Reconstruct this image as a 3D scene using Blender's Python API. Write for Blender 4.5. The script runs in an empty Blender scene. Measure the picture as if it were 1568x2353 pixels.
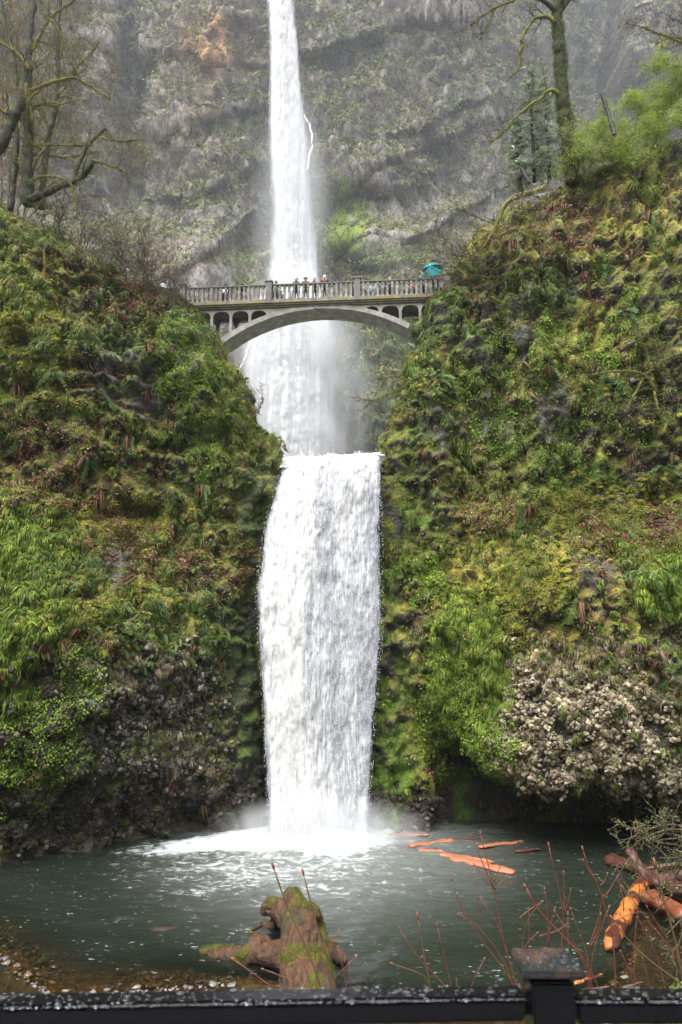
import bpy, bmesh, math, random
import numpy as np
from math import radians, sin, cos, tan, pi, sqrt, exp
from mathutils import Vector, Matrix

# ------------------------------------------------------------------ camera, world, sun, exposure
SC = bpy.context.scene
COL = SC.collection
CAMH = 10.5
PITCH = radians(10.5)
FPX = 24.0 / 36.0 * 2353.0
cam_d = bpy.data.cameras.new('camera')
cam_d.sensor_fit = 'VERTICAL'; cam_d.sensor_height = 36.0; cam_d.lens = 24.0
cam_d.clip_start = 0.05; cam_d.clip_end = 600
cam_d.dof.use_dof = True; cam_d.dof.focus_distance = 46; cam_d.dof.aperture_fstop = 5.0
cam = bpy.data.objects.new('camera', cam_d); COL.objects.link(cam)
cam.location = (0, 0, CAMH); cam.rotation_euler = (radians(90) + PITCH, 0, 0)
SC.camera = cam
SUN_EL, SUN_AZ = radians(66), radians(210)      # azimuth measured clockwise from +Y
world = bpy.data.worlds.new('World'); SC.world = world; world.use_nodes = True
wn = world.node_tree.nodes; wl = world.node_tree.links
bg = wn['Background']
sky = wn.new('ShaderNodeTexSky'); sky.sky_type = 'NISHITA'; sky.sun_disc = False
sky.sun_elevation = SUN_EL; sky.sun_rotation = SUN_AZ
sky.air_density = 1.0; sky.dust_density = 4.0; sky.ozone_density = 1.0
hs = wn.new('ShaderNodeHueSaturation'); hs.inputs['Saturation'].default_value = 0.22
wl.new(sky.outputs[0], hs.inputs['Color']); wl.new(hs.outputs[0], bg.inputs['Color'])
bg.inputs['Strength'].default_value = 0.115
sun_d = bpy.data.lights.new('sun', 'SUN'); sun_d.energy = 1.3; sun_d.angle = radians(60); sun_d.color = (1.0, 0.97, 0.93)
sun = bpy.data.objects.new('sun', sun_d); COL.objects.link(sun)
_sd = Vector((sin(SUN_AZ) * cos(SUN_EL), cos(SUN_AZ) * cos(SUN_EL), sin(SUN_EL)))
sun.rotation_euler = _sd.to_track_quat('Z', 'Y').to_euler()
SC.view_settings.view_transform = 'Standard'; SC.view_settings.look = 'None'
SC.view_settings.gamma = 1.0; SC.view_settings.exposure = 1.95
cy = SC.cycles
cy.max_bounces = 5; cy.diffuse_bounces = 3; cy.glossy_bounces = 2; cy.transmission_bounces = 2
cy.volume_bounces = 1; cy.transparent_max_bounces = 14; cy.use_denoising = True
cy.caustics_reflective = False; cy.caustics_refractive = False
cy.volume_step_rate = 1.0; cy.volume_max_steps = 96
cy.sample_clamp_indirect = 4.0

RNG = np.random.default_rng(7)
random.seed(11)
CP, SP = cos(PITCH), sin(PITCH)

def at(px, py, Y):
    """photo pixel (1568 x 2353 view) + forward distance -> world point"""
    a = (px - 784.0) / FPX; b = -(py - 1176.5) / FPX
    t = Y / (CP - b * SP)
    return Vector((a * t, Y, CAMH + (SP + b * CP) * t))

def onz(px, py, z):
    a = (px - 784.0) / FPX; b = -(py - 1176.5) / FPX
    t = (z - CAMH) / (SP + b * CP)
    return Vector((a * t, (CP - b * SP) * t, z))

def proj(P):
    x, y, z = P[..., 0], P[..., 1], P[..., 2] - CAMH
    d = y * CP + z * SP
    d = np.where(d < 0.05, 0.05, d)
    return 784 + FPX * x / d, 1176.5 - FPX * (z * CP - y * SP) / d

# ------------------------------------------------------------------ numpy noise
def _h(ix, iy, iz, seed):
    h = (ix.astype(np.int64) * 374761393 + iy.astype(np.int64) * 668265263 + iz.astype(np.int64) * 2147483647 + seed * 974634777) & 0xFFFFFFFF
    h = ((h ^ (h >> 13)) * 1274126177) & 0xFFFFFFFF
    h = ((h ^ (h >> 16)) * 2246822519) & 0xFFFFFFFF
    h = h ^ (h >> 15)
    return (h & 0xFFFFFF) / float(0x7FFFFF) - 1.0

def vn(P, seed=0):
    i = np.floor(P); f = P - i; f = f * f * f * (f * (f * 6 - 15) + 10)
    i = i.astype(np.int64)
    x, y, z = i[..., 0], i[..., 1], i[..., 2]; u, v, w = f[..., 0], f[..., 1], f[..., 2]
    def L(a, b, t): return a + (b - a) * t
    return L(L(L(_h(x, y, z, seed), _h(x + 1, y, z, seed), u), L(_h(x, y + 1, z, seed), _h(x + 1, y + 1, z, seed), u), v),
             L(L(_h(x, y, z + 1, seed), _h(x + 1, y, z + 1, seed), u), L(_h(x, y + 1, z + 1, seed), _h(x + 1, y + 1, z + 1, seed), u), v), w)

def fbm(P, scale, oct=4, seed=0, gain=0.5, st=(1, 1, 1)):
    """scale = size in metres of the largest feature; st stretches axes"""
    q = P / (scale * np.array(st, float)); a = 1.0; s = 0; n = 0
    for k in range(oct):
        s = s + a * vn(q + 17.3 * k, seed + k); n += a; a *= gain; q = q * 2.03
    return s / n * 1.6

def worley(P, scale, seed=0, st=(1, 1, 1)):
    q = P / (scale * np.array(st, float)); i = np.floor(q).astype(np.int64); f1 = np.full(q.shape[:-1], 9.0); f2 = f1.copy()
    for dx in (-1, 0, 1):
        for dy in (-1, 0, 1):
            for dz in (-1, 0, 1):
                c = i + np.array([dx, dy, dz])
                ox = [_h(c[..., 0], c[..., 1], c[..., 2], seed + k) * 0.5 + 0.5 for k in range(3)]
                d = sum((c[..., k] + ox[k] - q[..., k]) ** 2 for k in range(3))
                m = d < f1; f2 = np.where(m, f1, np.minimum(f2, d)); f1 = np.where(m, d, f1)
    return np.sqrt(f1), np.sqrt(f2)

def sm(a, b, x):
    t = np.clip((x - a) / (b - a), 0, 1); return t * t * (3 - 2 * t)

def ell(px, py, cx, cy_, rx, ry, rot=0.0, soft=0.5):
    c, s = cos(radians(rot)), sin(radians(rot)); dx, dy = px - cx, py - cy_
    d = np.sqrt(((dx * c + dy * s) / rx) ** 2 + ((-dx * s + dy * c) / ry) ** 2)
    return 1 - sm(1 - soft, 1 + soft, d)

def lerp3(a, b, t): return a + (np.asarray(b, float) - a) * t[..., None]

# ------------------------------------------------------------------ materials
def new_mat(name):
    m = bpy.data.materials.new(name); m.use_nodes = True
    nt = m.node_tree; b = nt.nodes['Principled BSDF']
    return m, nt, b

class NT:
    """tiny node helper"""
    def __init__(s, nt): s.nt = nt; s.n = nt.nodes; s.l = nt.links
    def node(s, typ, **kw):
        n = s.n.new(typ)
        for k, v in kw.items():
            if k == 'ins':
                for a, b in v.items():
                    if hasattr(b, 'is_output') or isinstance(b, bpy.types.NodeSocket): s.l.new(b, n.inputs[a])
                    else: n.inputs[a].default_value = b
            else: setattr(n, k, v)
        return n
    def math(s, op, a, b=None, clamp=False):
        n = s.n.new('ShaderNodeMath'); n.operation = op; n.use_clamp = clamp
        for i, v in enumerate((a, b)):
            if v is None: continue
            if isinstance(v, bpy.types.NodeSocket): s.l.new(v, n.inputs[i])
            else: n.inputs[i].default_value = v
        return n.outputs[0]
    def mix(s, fac, a, b, blend='MIX'):
        n = s.n.new('ShaderNodeMix'); n.data_type = 'RGBA'; n.blend_type = blend
        for i, v in ((0, fac), (6, a), (7, b)):
            if isinstance(v, bpy.types.NodeSocket): s.l.new(v, n.inputs[i])
            else: n.inputs[i].default_value = v if i == 0 else (tuple(v) + (1,) if len(v) == 3 else v)
        return n.outputs[2]
    def noise(s, vec, scale, detail=4, rough=0.55, dist=0.0):
        n = s.n.new('ShaderNodeTexNoise'); n.inputs['Scale'].default_value = scale
        n.inputs['Detail'].default_value = detail; n.inputs['Roughness'].default_value = rough
        n.inputs['Distortion'].default_value = dist
        if vec is not None: s.l.new(vec, n.inputs['Vector'])
        return n.outputs[0]
    def voro(s, vec, scale, feature='F1', rnd=1.0):
        n = s.n.new('ShaderNodeTexVoronoi'); n.feature = feature; n.inputs['Scale'].default_value = scale
        n.inputs['Randomness'].default_value = rnd
        if vec is not None: s.l.new(vec, n.inputs['Vector'])
        return n.outputs[0], n.outputs[1] if feature != 'DISTANCE_TO_EDGE' else None
    def ramp(s, fac, stops, interp='LINEAR'):
        n = s.n.new('ShaderNodeValToRGB'); cr = n.color_ramp; cr.interpolation = interp
        while len(cr.elements) < len(stops): cr.elements.new(0.5)
        for e, (p, c) in zip(cr.elements, stops):
            e.position = p; e.color = (tuple(c) + (1,)) if hasattr(c, '__len__') else (c, c, c, 1)
        s.l.new(fac, n.inputs[0]); return n.outputs[0]
    def mapr(s, v, a, b, c=0.0, d=1.0):
        n = s.n.new('ShaderNodeMapRange'); n.interpolation_type = 'SMOOTHSTEP'
        s.l.new(v, n.inputs[0])
        for i, x in zip((1, 2, 3, 4), (a, b, c, d)): n.inputs[i].default_value = x
        return n.outputs[0]
    def pos(s, scale=(1, 1, 1)):
        g = s.n.new('ShaderNodeNewGeometry'); m = s.n.new('ShaderNodeMapping'); m.inputs['Scale'].default_value = scale
        s.l.new(g.outputs['Position'], m.inputs[0]); return m.outputs[0]
    def obj(s, scale=(1, 1, 1)):
        g = s.n.new('ShaderNodeTexCoord'); m = s.n.new('ShaderNodeMapping'); m.inputs['Scale'].default_value = scale
        s.l.new(g.outputs['Object'], m.inputs[0]); return m.outputs[0]
    def uv(s, scale=(1, 1, 1)):
        g = s.n.new('ShaderNodeUVMap'); m = s.n.new('ShaderNodeMapping'); m.inputs['Scale'].default_value = scale
        s.l.new(g.outputs[0], m.inputs[0]); return m.outputs[0]
    def attr(s, name):
        a = s.n.new('ShaderNodeAttribute'); a.attribute_name = name; return a
    def bump(s, h, strength=0.5, dist=0.05):
        b = s.n.new('ShaderNodeBump'); b.inputs['Strength'].default_value = strength; b.inputs['Distance'].default_value = dist
        s.l.new(h, b.inputs['Height']); return b.outputs[0]

def mat_simple(name, col, rough=0.7, var=0.25, nscale=8.0, bump=0.2, bdist=0.01, metal=0.0, spec=0.5, objspace=True, stretch=(1, 1, 1), col2=None):
    m, nt, b = new_mat(name); N = NT(nt)
    v = N.obj(stretch) if objspace else N.pos(stretch)
    n = N.noise(v, nscale, 5, 0.6)
    lo = tuple(c * (1 - var) for c in col) if col2 is None else col2
    hi = tuple(min(1, c * (1 + var)) for c in col)
    c = N.ramp(n, [(0.32, lo), (0.68, hi)])
    nt.links.new(c, b.inputs['Base Color'])
    b.inputs['Roughness'].default_value = rough; b.inputs['Metallic'].default_value = metal
    b.inputs['Specular IOR Level'].default_value = spec
    if bump: nt.links.new(N.bump(N.noise(v, nscale * 3, 4, 0.6), bump, bdist), b.inputs['Normal'])
    return m

def mat_attr(name, rough=0.6, trans=0.0, var=0.3, nscale=12.0, bump=0.0, spec=0.4):
    """colour comes from the per-leaf colour attribute 'col'"""
    m, nt, b = new_mat(name); N = NT(nt)
    a = N.attr('col').outputs[0]
    n = N.noise(N.pos(), nscale, 3, 0.6)
    c = N.mix(1.0, a, N.ramp(n, [(0.3, 1 - var), (0.7, 1 + var * 0.6)]), 'MULTIPLY')
    nt.links.new(c, b.inputs['Base Color'])
    b.inputs['Roughness'].default_value = rough; b.inputs['Specular IOR Level'].default_value = spec
    if bump: nt.links.new(N.bump(n, bump, 0.03), b.inputs['Normal'])
    if trans:
        t = nt.nodes.new('ShaderNodeBsdfTranslucent'); nt.links.new(c, t.inputs[0])
        mx = nt.nodes.new('ShaderNodeMixShader'); mx.inputs[0].default_value = trans
        nt.links.new(b.outputs[0], mx.inputs[1]); nt.links.new(t.outputs[0], mx.inputs[2])
        nt.links.new(mx.outputs[0], nt.nodes['Material Output'].inputs['Surface'])
    return m

# ------------------------------------------------------------------ mesh helpers
def raw_mesh(name, V, F, mat=None, col=None, uv=None, smooth=True, attrs=None):
    V = np.ascontiguousarray(V, dtype=np.float32).reshape(-1, 3); F = np.ascontiguousarray(F, dtype=np.int32)
    k = F.shape[1]; me = bpy.data.meshes.new(name)
    me.vertices.add(len(V)); me.vertices.foreach_set('co', V.ravel())
    me.loops.add(F.size); me.loops.foreach_set('vertex_index', F.ravel())
    me.polygons.add(len(F)); me.polygons.foreach_set('loop_start', np.arange(0, F.size, k, dtype=np.int32))
    me.polygons.foreach_set('loop_total', np.full(len(F), k, dtype=np.int32))
    me.update(calc_edges=True)
    me.polygons.foreach_set('use_smooth', np.full(len(F), smooth, dtype=bool))
    if col is not None:
        a = me.color_attributes.new('col', 'FLOAT_COLOR', 'POINT')
        c = np.ones((len(V), 4), np.float32); c[:, :3] = np.clip(np.asarray(col).reshape(-1, 3), 0, 1); a.data.foreach_set('color', c.ravel())
    if attrs:
        for n, v in attrs.items():
            a = me.attributes.new(n, 'FLOAT', 'POINT'); a.data.foreach_set('value', np.asarray(v, np.float32).ravel())
    if uv is not None:
        l = me.uv_layers.new(name='UVMap'); u = np.asarray(uv, np.float32).reshape(-1, 2)[F.ravel()]; l.data.foreach_set('uv', u.ravel())
    if mat: me.materials.append(mat)
    return me

def obj(name, me, parent=None, loc=None):
    o = bpy.data.objects.new(name, me); COL.objects.link(o)
    if parent: o.parent = parent
    if loc is not None: o.location = loc
    return o

def tag(o, label=None, cat=None, group=None, kind=None):
    if label: o['label'] = label
    if cat: o['category'] = cat
    if group: o['group'] = group
    if kind: o['kind'] = kind
    return o

def empty(name, loc, rz=0.0):
    o = bpy.data.objects.new(name, None); COL.objects.link(o); o.location = loc; o.rotation_euler = (0, 0, rz); o.empty_display_size = 0.2
    return o

def grid_faces(nu, nv):
    i = np.arange(nu * nv).reshape(nu, nv)
    return np.stack([i[:-1, :-1], i[1:, :-1], i[1:, 1:], i[:-1, 1:]], -1).reshape(-1, 4)

def grid_normals(P):
    du = np.gradient(P, axis=0); dv = np.gradient(P, axis=1)
    n = np.cross(du, dv); return n / (np.linalg.norm(n, axis=-1, keepdims=True) + 1e-9)

class MB:
    """collects boxes / tubes / lathes into one quad+tri mesh"""
    def __init__(s): s.v = []; s.f = []; s.n = 0
    def add(s, V, F):
        s.v.append(np.asarray(V, float).reshape(-1, 3))
        s.f += [tuple(int(i) + s.n for i in f) for f in F]; s.n += len(s.v[-1])
    def box(s, c, d, rz=0.0, bev=0.0, rot=None):
        h = np.array(d, float) / 2
        if bev > 0:
            bm = bmesh.new(); bmesh.ops.create_cube(bm, size=1.0)
            for v in bm.verts: v.co = Vector((v.co.x * d[0], v.co.y * d[1], v.co.z * d[2]))
            bmesh.ops.bevel(bm, geom=bm.edges[:] + bm.verts[:], offset=bev, segments=2, affect='EDGES')
            V = np.array([v.co[:] for v in bm.verts]); bm.verts.index_update(); F = [[v.index for v in f.verts] for f in bm.faces]; bm.free()
        else:
            V = np.array([[x, y, z] for x in (-1, 1) for y in (-1, 1) for z in (-1, 1)]) * h
            F = [(0, 1, 3, 2), (4, 6, 7, 5), (0, 4, 5, 1), (2, 3, 7, 6), (0, 2, 6, 4), (1, 5, 7, 3)]
        R = np.array(rot if rot is not None else Matrix.Rotation(rz, 3, 'Z'))
        s.add(V @ R.T + np.array(c, float), F)
    def lathe(s, c, prof, seg=12, sq=False):
        a = np.arange(seg) / seg * 2 * pi + (pi / seg if sq else 0)
        V = [[c[0] + r * cos(t), c[1] + r * sin(t), c[2] + z] for r, z in prof for t in a]
        F = [(i * seg + j, i * seg + (j + 1) % seg, (i + 1) * seg + (j + 1) % seg, (i + 1) * seg + j) for i in range(len(prof) - 1) for j in range(seg)]
        F.append(tuple(range(seg))[::-1]); F.append(tuple(range((len(prof) - 1) * seg, len(prof) * seg)))
        s.add(V, F)
    def tube(s, pts, rad, seg=6, squash=1.0, ref=None, jit=0.0):
        pts = np.array([tuple(p) for p in pts], float); n = len(pts)
        rad = np.full(n, rad) if np.isscalar(rad) else np.array(rad, float)
        T = np.gradient(pts, axis=0); T /= np.linalg.norm(T, axis=1, keepdims=True) + 1e-9
        up = np.array(ref if ref is not None else ((0, 0, 1) if abs(T[0][2]) < 0.85 else (0, 1, 0)), float)
        a = np.arange(seg) / seg * 2 * pi; V = []
        for i in range(n):
            x = np.cross(up, T[i]); x /= np.linalg.norm(x) + 1e-9; y = np.cross(T[i], x)
            if ref is None: up = y
            r = rad[i] * (1 + jit * np.random.default_rng(i * 7 + n).uniform(-1, 1, seg)) if jit else rad[i]
            V.append(pts[i] + np.outer(np.cos(a) * r, x) + np.outer(np.sin(a) * r * squash, y))
        F = [(i * seg + j, i * seg + (j + 1) % seg, (i + 1) * seg + (j + 1) % seg, (i + 1) * seg + j) for i in range(n - 1) for j in range(seg)]
        F.append(tuple(range(seg))[::-1]); F.append(tuple(range((n - 1) * seg, n * seg)))
        s.add(np.concatenate(V), F)
    def sphere(s, c, r, seg=12, rings=8, rot=None):
        r = np.array(r if hasattr(r, '__len__') else (r, r, r), float); V = [[0, 0, -1.0]]
        for i in range(1, rings):
            p = -pi / 2 + pi * i / rings
            V += [[cos(p) * cos(2 * pi * j / seg), cos(p) * sin(2 * pi * j / seg), sin(p)] for j in range(seg)]
        V.append([0, 0, 1.0]); V = np.array(V) * r
        if rot is not None: V = V @ np.array(rot).T
        F = [(0, 1 + (j + 1) % seg, 1 + j) for j in range(seg)]
        for i in range(rings - 2):
            a, b = 1 + i * seg, 1 + (i + 1) * seg
            F += [(a + j, a + (j + 1) % seg, b + (j + 1) % seg, b + j) for j in range(seg)]
        e = len(V) - 1; a = 1 + (rings - 2) * seg; F += [(e, a + j, a + (j + 1) % seg) for j in range(seg)]
        s.add(V + np.array(c, float), F)
    def mesh(s, name, mat, smooth=False):
        me = bpy.data.meshes.new(name); V = np.concatenate(s.v)
        me.from_pydata(V.tolist(), [], s.f); me.update()
        if smooth: me.polygons.foreach_set('use_smooth', np.ones(len(me.polygons), bool))
        me.materials.append(mat); return me
    def build(s, name, mat, parent=None, smooth=False, origin=None):
        me = s.mesh(name, mat, smooth)
        if origin is not None: me.transform(Matrix.Translation(-Vector(origin)))
        return obj(name, me, parent, origin)

def remesh(o, vox=0.02, smooth=3):
    m = o.modifiers.new('join', 'REMESH'); m.mode = 'VOXEL'; m.voxel_size = vox; m.use_smooth_shade = True
    if smooth:
        s = o.modifiers.new('soft', 'SMOOTH'); s.factor = 0.5; s.iterations = smooth
    return o

def stamp(templates, pos, R, scale, col, cvar=None):
    """copy template meshes (V,F quads) onto points; R (N,3,3) rows = local axes. returns V,F,C"""
    N = len(pos); which = RNG.integers(0, len(templates), N); VV, FF, CC = [], [], []; off = 0
    scale = np.asarray(scale, float); scale = scale[:, None] if scale.ndim == 1 else scale
    for t, tp in enumerate(templates):
        tv, tf = tp[0], tp[1]; tc = tp[2] if len(tp) > 2 else None
        m = np.where(which == t)[0]
        if not len(m): continue
        loc = tv[None] * scale[m][:, None, :]
        V = np.einsum('nkj,nji->nki', loc, R[m]) + pos[m][:, None]
        F = tf[None] + (np.arange(len(m)) * len(tv))[:, None, None] + off
        C = np.repeat(col[m][:, None], len(tv), 1)
        if tc is not None: C = C * tc[None, :, None] if tc.ndim == 1 else C * tc[None]
        VV.append(V.reshape(-1, 3)); FF.append(F.reshape(-1, tf.shape[1])); CC.append(C.reshape(-1, 3)); off += V.shape[0] * V.shape[1]
    return np.concatenate(VV), np.concatenate(FF), np.concatenate(CC)

def frames(nrm, up=None, spin=None):
    """rows: x (sideways), y (up the slope), z (out)"""
    n = nrm / (np.linalg.norm(nrm, axis=1, keepdims=True) + 1e-9)
    u = np.tile(np.array([0, 0, 1.0]), (len(n), 1)) if up is None else up
    x = np.cross(u, n); l = np.linalg.norm(x, axis=1, keepdims=True); x = np.where(l < 1e-3, np.array([1.0, 0, 0]), x / (l + 1e-9)); y = np.cross(n, x)
    if spin is not None:
        c, s = np.cos(spin)[:, None], np.sin(spin)[:, None]; x, y = x * c + y * s, y * c - x * s
    return np.stack([x, y, n], 1)
# ------------------------------------------------------------------ templates (all quads, local x side, y up-slope, z out)
def T_cat(parts):
    V, F, C, o = [], [], [], 0
    for p in parts:
        V.append(p[0]); F.append(p[1] + o); o += len(p[0]); C.append(p[2] if len(p) > 2 else np.ones(len(p[0])))
    return np.concatenate(V), np.concatenate(F), np.concatenate(C)


def t_cluster(seed, n=8, spread=1.0, size=0.34, droop=0.5, flat=0.3):
    r = np.random.default_rng(seed); P = []
    for k in range(n):
        a = r.uniform(0, 2 * pi); q = spread * sqrt(r.uniform(0, 1)); c = (q * cos(a), q * sin(a) - droop * .3, r.uniform(0.05, 0.55))
        d = (r.uniform(-1, 1), r.uniform(-1.3, .5) - droop * .4, r.uniform(-flat, flat) + .2)
        s = size * r.uniform(.7, 1.3)
        P.append(t_quadleaf(c, d, s * .5, s, r.uniform(-.7, .7), r.uniform(.7, 1.25)))
    return T_cat(P)

def t_quadleaf(c, d, w, l, tilt, shade=1.0):
    d = np.array(d, float); d /= np.linalg.norm(d) + 1e-9; s = np.cross(d, (0.05, 0.1, 1.0)); s /= np.linalg.norm(s) + 1e-9
    n = np.cross(s, d); s2 = s * cos(tilt) + n * sin(tilt); c = np.array(c, float)
    V = np.array([c, c + d * l * .5 + s2 * w, c + d * l, c + d * l * .5 - s2 * w])
    return V, np.array([[0, 1, 2, 3]]), np.full(4, shade)

def t_tuft(seed, n=9, L=1.0, w=0.05, hang=1.0):
    r = np.random.default_rng(seed); P = []
    for k in range(n):
        a = r.uniform(-1.3, 1.3); c = np.array([r.uniform(-.25, .25), r.uniform(-.1, .1), 0.0]); l = L * r.uniform(.6, 1.2)
        out = r.uniform(.15, .45)
        p0 = c; p1 = c + np.array([sin(a) * .25 * l, .1 * l * (1 - hang), out * l]); p2 = c + np.array([sin(a) * .45 * l, -.35 * l * hang, out * l * 1.15]); p3 = c + np.array([sin(a) * .5 * l, -.95 * l * hang, out * l * .9])
        s = np.array([cos(a), 0, -sin(a)]) * w
        V = np.array([p0 - s, p0 + s, p1 - s, p1 + s, p2 - s * .8, p2 + s * .8, p3, p3 + s * .1])
        P.append((V, np.array([[0, 1, 3, 2], [2, 3, 5, 4], [4, 5, 7, 6]]), np.full(8, r.uniform(.75, 1.25))))
    return T_cat(P)

def t_frond(L=1.0, w=0.16, droop=0.7, yaw=0.0, n=9, out=.6, seed=0, shade=1.0):
    r = np.random.default_rng(seed); P = []
    t = np.linspace(0, 1, n + 1)
    dirx, diry = sin(yaw), cos(yaw)
    def pt(s): return np.array([dirx * s * L, diry * s * L * .8 - droop * s * s * L, out * L * (s - .45 * s * s)])
    for k in range(n):
        a, b = pt(t[k]), pt(t[k + 1]); m = (a + b) / 2; d = b - a; d /= np.linalg.norm(d)
        s = np.cross(d, np.array([0.1, .3, 1.0])); s /= np.linalg.norm(s)
        ww = w * L * (sin(pi * min(1, (t[k] * .85 + .15))) ** .7) * r.uniform(.85, 1.1)
        for sg in (-1, 1):
            tip = m + s * sg * ww + d * .3 * ww - np.array([0, .15 * ww, 0])
            V = np.array([a, b - (b - a) * .15, tip + d * .012 * L, tip - d * .03 * L])
            P.append((V, np.array([[0, 1, 2, 3]]), np.full(4, shade * r.uniform(.85, 1.15))))
    return T_cat(P)

def t_fern(seed, n=9):
    r = np.random.default_rng(seed); P = []
    for k in range(n):
        yaw = r.uniform(-2.4, 2.4); P.append(t_frond(r.uniform(.7, 1.1), .15, r.uniform(.6, 1.2), yaw, 8, r.uniform(.25, .7), seed * 31 + k, r.uniform(.75, 1.2)))
    return T_cat(P)

def ico(sub):
    bm = bmesh.new(); bmesh.ops.create_icosphere(bm, subdivisions=sub, radius=1.0)
    V = np.array([v.co[:] for v in bm.verts]); bm.verts.index_update(); F = np.array([[v.index for v in f.verts] for f in bm.faces]); bm.free()
    return V, F

def t_rock(seed, sub=2, rough=.30):
    V, F = ico(sub); n = fbm(V + seed * 9.1, 1.1, 2, seed); V = V * (1 + rough * n)[:, None]
    r = np.random.default_rng(seed)
    for _ in range(11):                                   # a few broken faces
        d = r.normal(size=3); d /= np.linalg.norm(d); k = V @ d; h = r.uniform(.45, .75); V = V - np.outer(np.maximum(k - h, 0), d)
    F4 = np.concatenate([F, F[:, 2:3]], 1)
    return V, F4, np.ones(len(V))

def t_cushion(seed):
    V, F = ico(3); n = fbm(V + seed * 5.7, .9, 3, seed, .6); f = fbm(V + seed, .22, 2, seed + 4)
    V = V * (1 + .28 * n + .10 * f)[:, None]; F4 = np.concatenate([F, F[:, 2:3]], 1)
    return V, F4, np.clip(1 + .25 * f, .6, 1.4)

def tri_clean(F):
    return F

CLUSTER = [t_cluster(k) for k in range(6)]
CLOVER = [t_cluster(20 + k, 10, .9, .30, .3, .6) for k in range(6)]
TUFT = [t_tuft(k) for k in range(5)]
FERN = [t_fern(k, 8) for k in range(5)]
ROCK = [t_rock(k) for k in range(6)]
CUSH = [t_cushion(k) for k in range(5)]
HANGF = [T_cat([t_frond(r_.uniform(.7, 1.1), .12, r_.uniform(.9, 1.3), r_.uniform(-.9, .9), 7, .35, k * 9 + j, r_.uniform(.7, 1.2)) for j in range(4)]) for k in range(5) for r_ in [np.random.default_rng(k)]]

# ------------------------------------------------------------------ cliff shapes
M_rock, _nt, _b = new_mat('basalt_moss'); _N = NT(_nt)
_c = _N.attr('col').outputs[0]
_n1 = _N.noise(_N.pos(), 1.3, 6, .65); _n2 = _N.noise(_N.pos((1, 1, .6)), 9.0, 5, .7)
_v, _ = _N.voro(_N.pos(), 5.0)
_c = _N.mix(1.0, _c, _N.ramp(_n2, [(.3, .45), (.72, 1.6)]), 'MULTIPLY')
_c = _N.mix(1.0, _c, _N.ramp(_n1, [(.3, .75), (.7, 1.25)]), 'MULTIPLY')
_nt.links.new(_c, _b.inputs['Base Color'])
_b.inputs['Roughness'].default_value = .62; _b.inputs['Specular IOR Level'].default_value = .35
_hh = _N.math('ADD', _N.math('MULTIPLY', _n2, 1.0), _N.math('MULTIPLY', _v, .6))
_nt.links.new(_N.bump(_hh, .9, .18), _b.inputs['Normal'])

def edge_table(pts):
    P = np.array([at(*p)[:] for p in pts]); o = np.argsort(P[:, 2]); return P[o]

LEFT_E = edge_table([(606, 2060, 39.6), (606, 1935, 39.8), (598, 1800, 40.0), (588, 1600, 40.2), (566, 1400, 40.3), (578, 1290, 40.3), (600, 1200, 40.4), (632, 1100, 40.6),
    (643, 1064, 41), (630, 1034, 41), (604, 965, 41.2), (566, 890, 41.5), (520, 830, 41.8), (490, 790, 42.0), (452, 750, 42.2), (436, 714, 42.3), (385, 698, 42.3), (335, 674, 42.3),
    (250, 622, 42), (160, 570, 41.5), (60, 500, 41), (0, 462, 41), (-100, 400, 41), (-260, 330, 41)])
RIGHT_E = edge_table([(830, 2060, 40), (825, 1945, 40), (832, 1800, 40), (842, 1600, 40), (846, 1430, 40), (842, 1250, 40), (850, 1110, 40), (876, 1050, 40.2), (886, 1005, 41), (900, 930, 41.2),
    (930, 850, 41.5), (953, 800, 41.8), (972, 745, 42), (1012, 700, 42), (1040, 662, 42), (1072, 622, 42), (1095, 580, 41.7), (1130, 510, 41.4), (1190, 440, 41.2), (1290, 392, 41), (1400, 345, 41), (1568, 268, 41), (1800, 200, 41)])

def wall(side, E, nu_front, nz, z0, z1, base_fn):
    """front face from the far outer side to the gorge edge, then back along the gorge"""
    z = np.linspace(z0, z1, nz); xe = np.interp(z, E[:, 2], E[:, 0]); ye = np.interp(z, E[:, 2], E[:, 1])
    xo = -34.0 if side < 0 else 34.0
    s = np.linspace(0, 1, nu_front); X = xo + (xe[None] - xo) * s[:, None]; Z = np.tile(z, (nu_front, 1))
    Y = base_fn(X, Z, xe[None], ye[None])
    d = np.abs(X - xe[None]); Y = Y + 1.3 * np.exp(-d / .55)
    nb = 60; t = np.linspace(0, 1, nb + 1)[1:]; yb = Y[-1][None] + t[:, None] ** 1.5 * (72 - Y[-1][None])
    xb = xe[None] * (yb / Y[-1][None]) + side * (0.5 * (1 - np.exp(-t[:, None] * 9)) + t[:, None] * 1.6)
    P = np.stack([np.concatenate([X, xb]), np.concatenate([Y, yb]), np.concatenate([Z, np.tile(z, (nb, 1))])], -1)
    return P, nu_front

def bL(X, Z, xe, ye):
    lo = np.interp(X, [-34, -22, -16, -13, -9, -6], [29, 32.2, 34.0, 35.6, 38.2, 40.0])
    hi = np.interp(X, [-34, -22, -14, -9, -5], [35, 37.4, 39.3, 40.3, 41.2])
    zt = np.interp(X, [-22, -5], [15.5, 12.5])
    t = sm(zt - 3.5, zt + 4.5, Z)
    Y = lo * (1 - t) + hi * t
    Y = Y - 1.0 * np.exp(-((Z - 9.5) / 3.2) ** 2) * sm(-5, -9, X)          # belly
    Y = Y + 1.6 * (1 - sm(0.5, 5.5, Z)) * sm(-5, -8, X)                    # undercut
    Y = Y + 1.6 * sm(27, 33, Z) + .35 * np.maximum(Z - 33, 0)
    return np.minimum(Y, 99)

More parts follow.
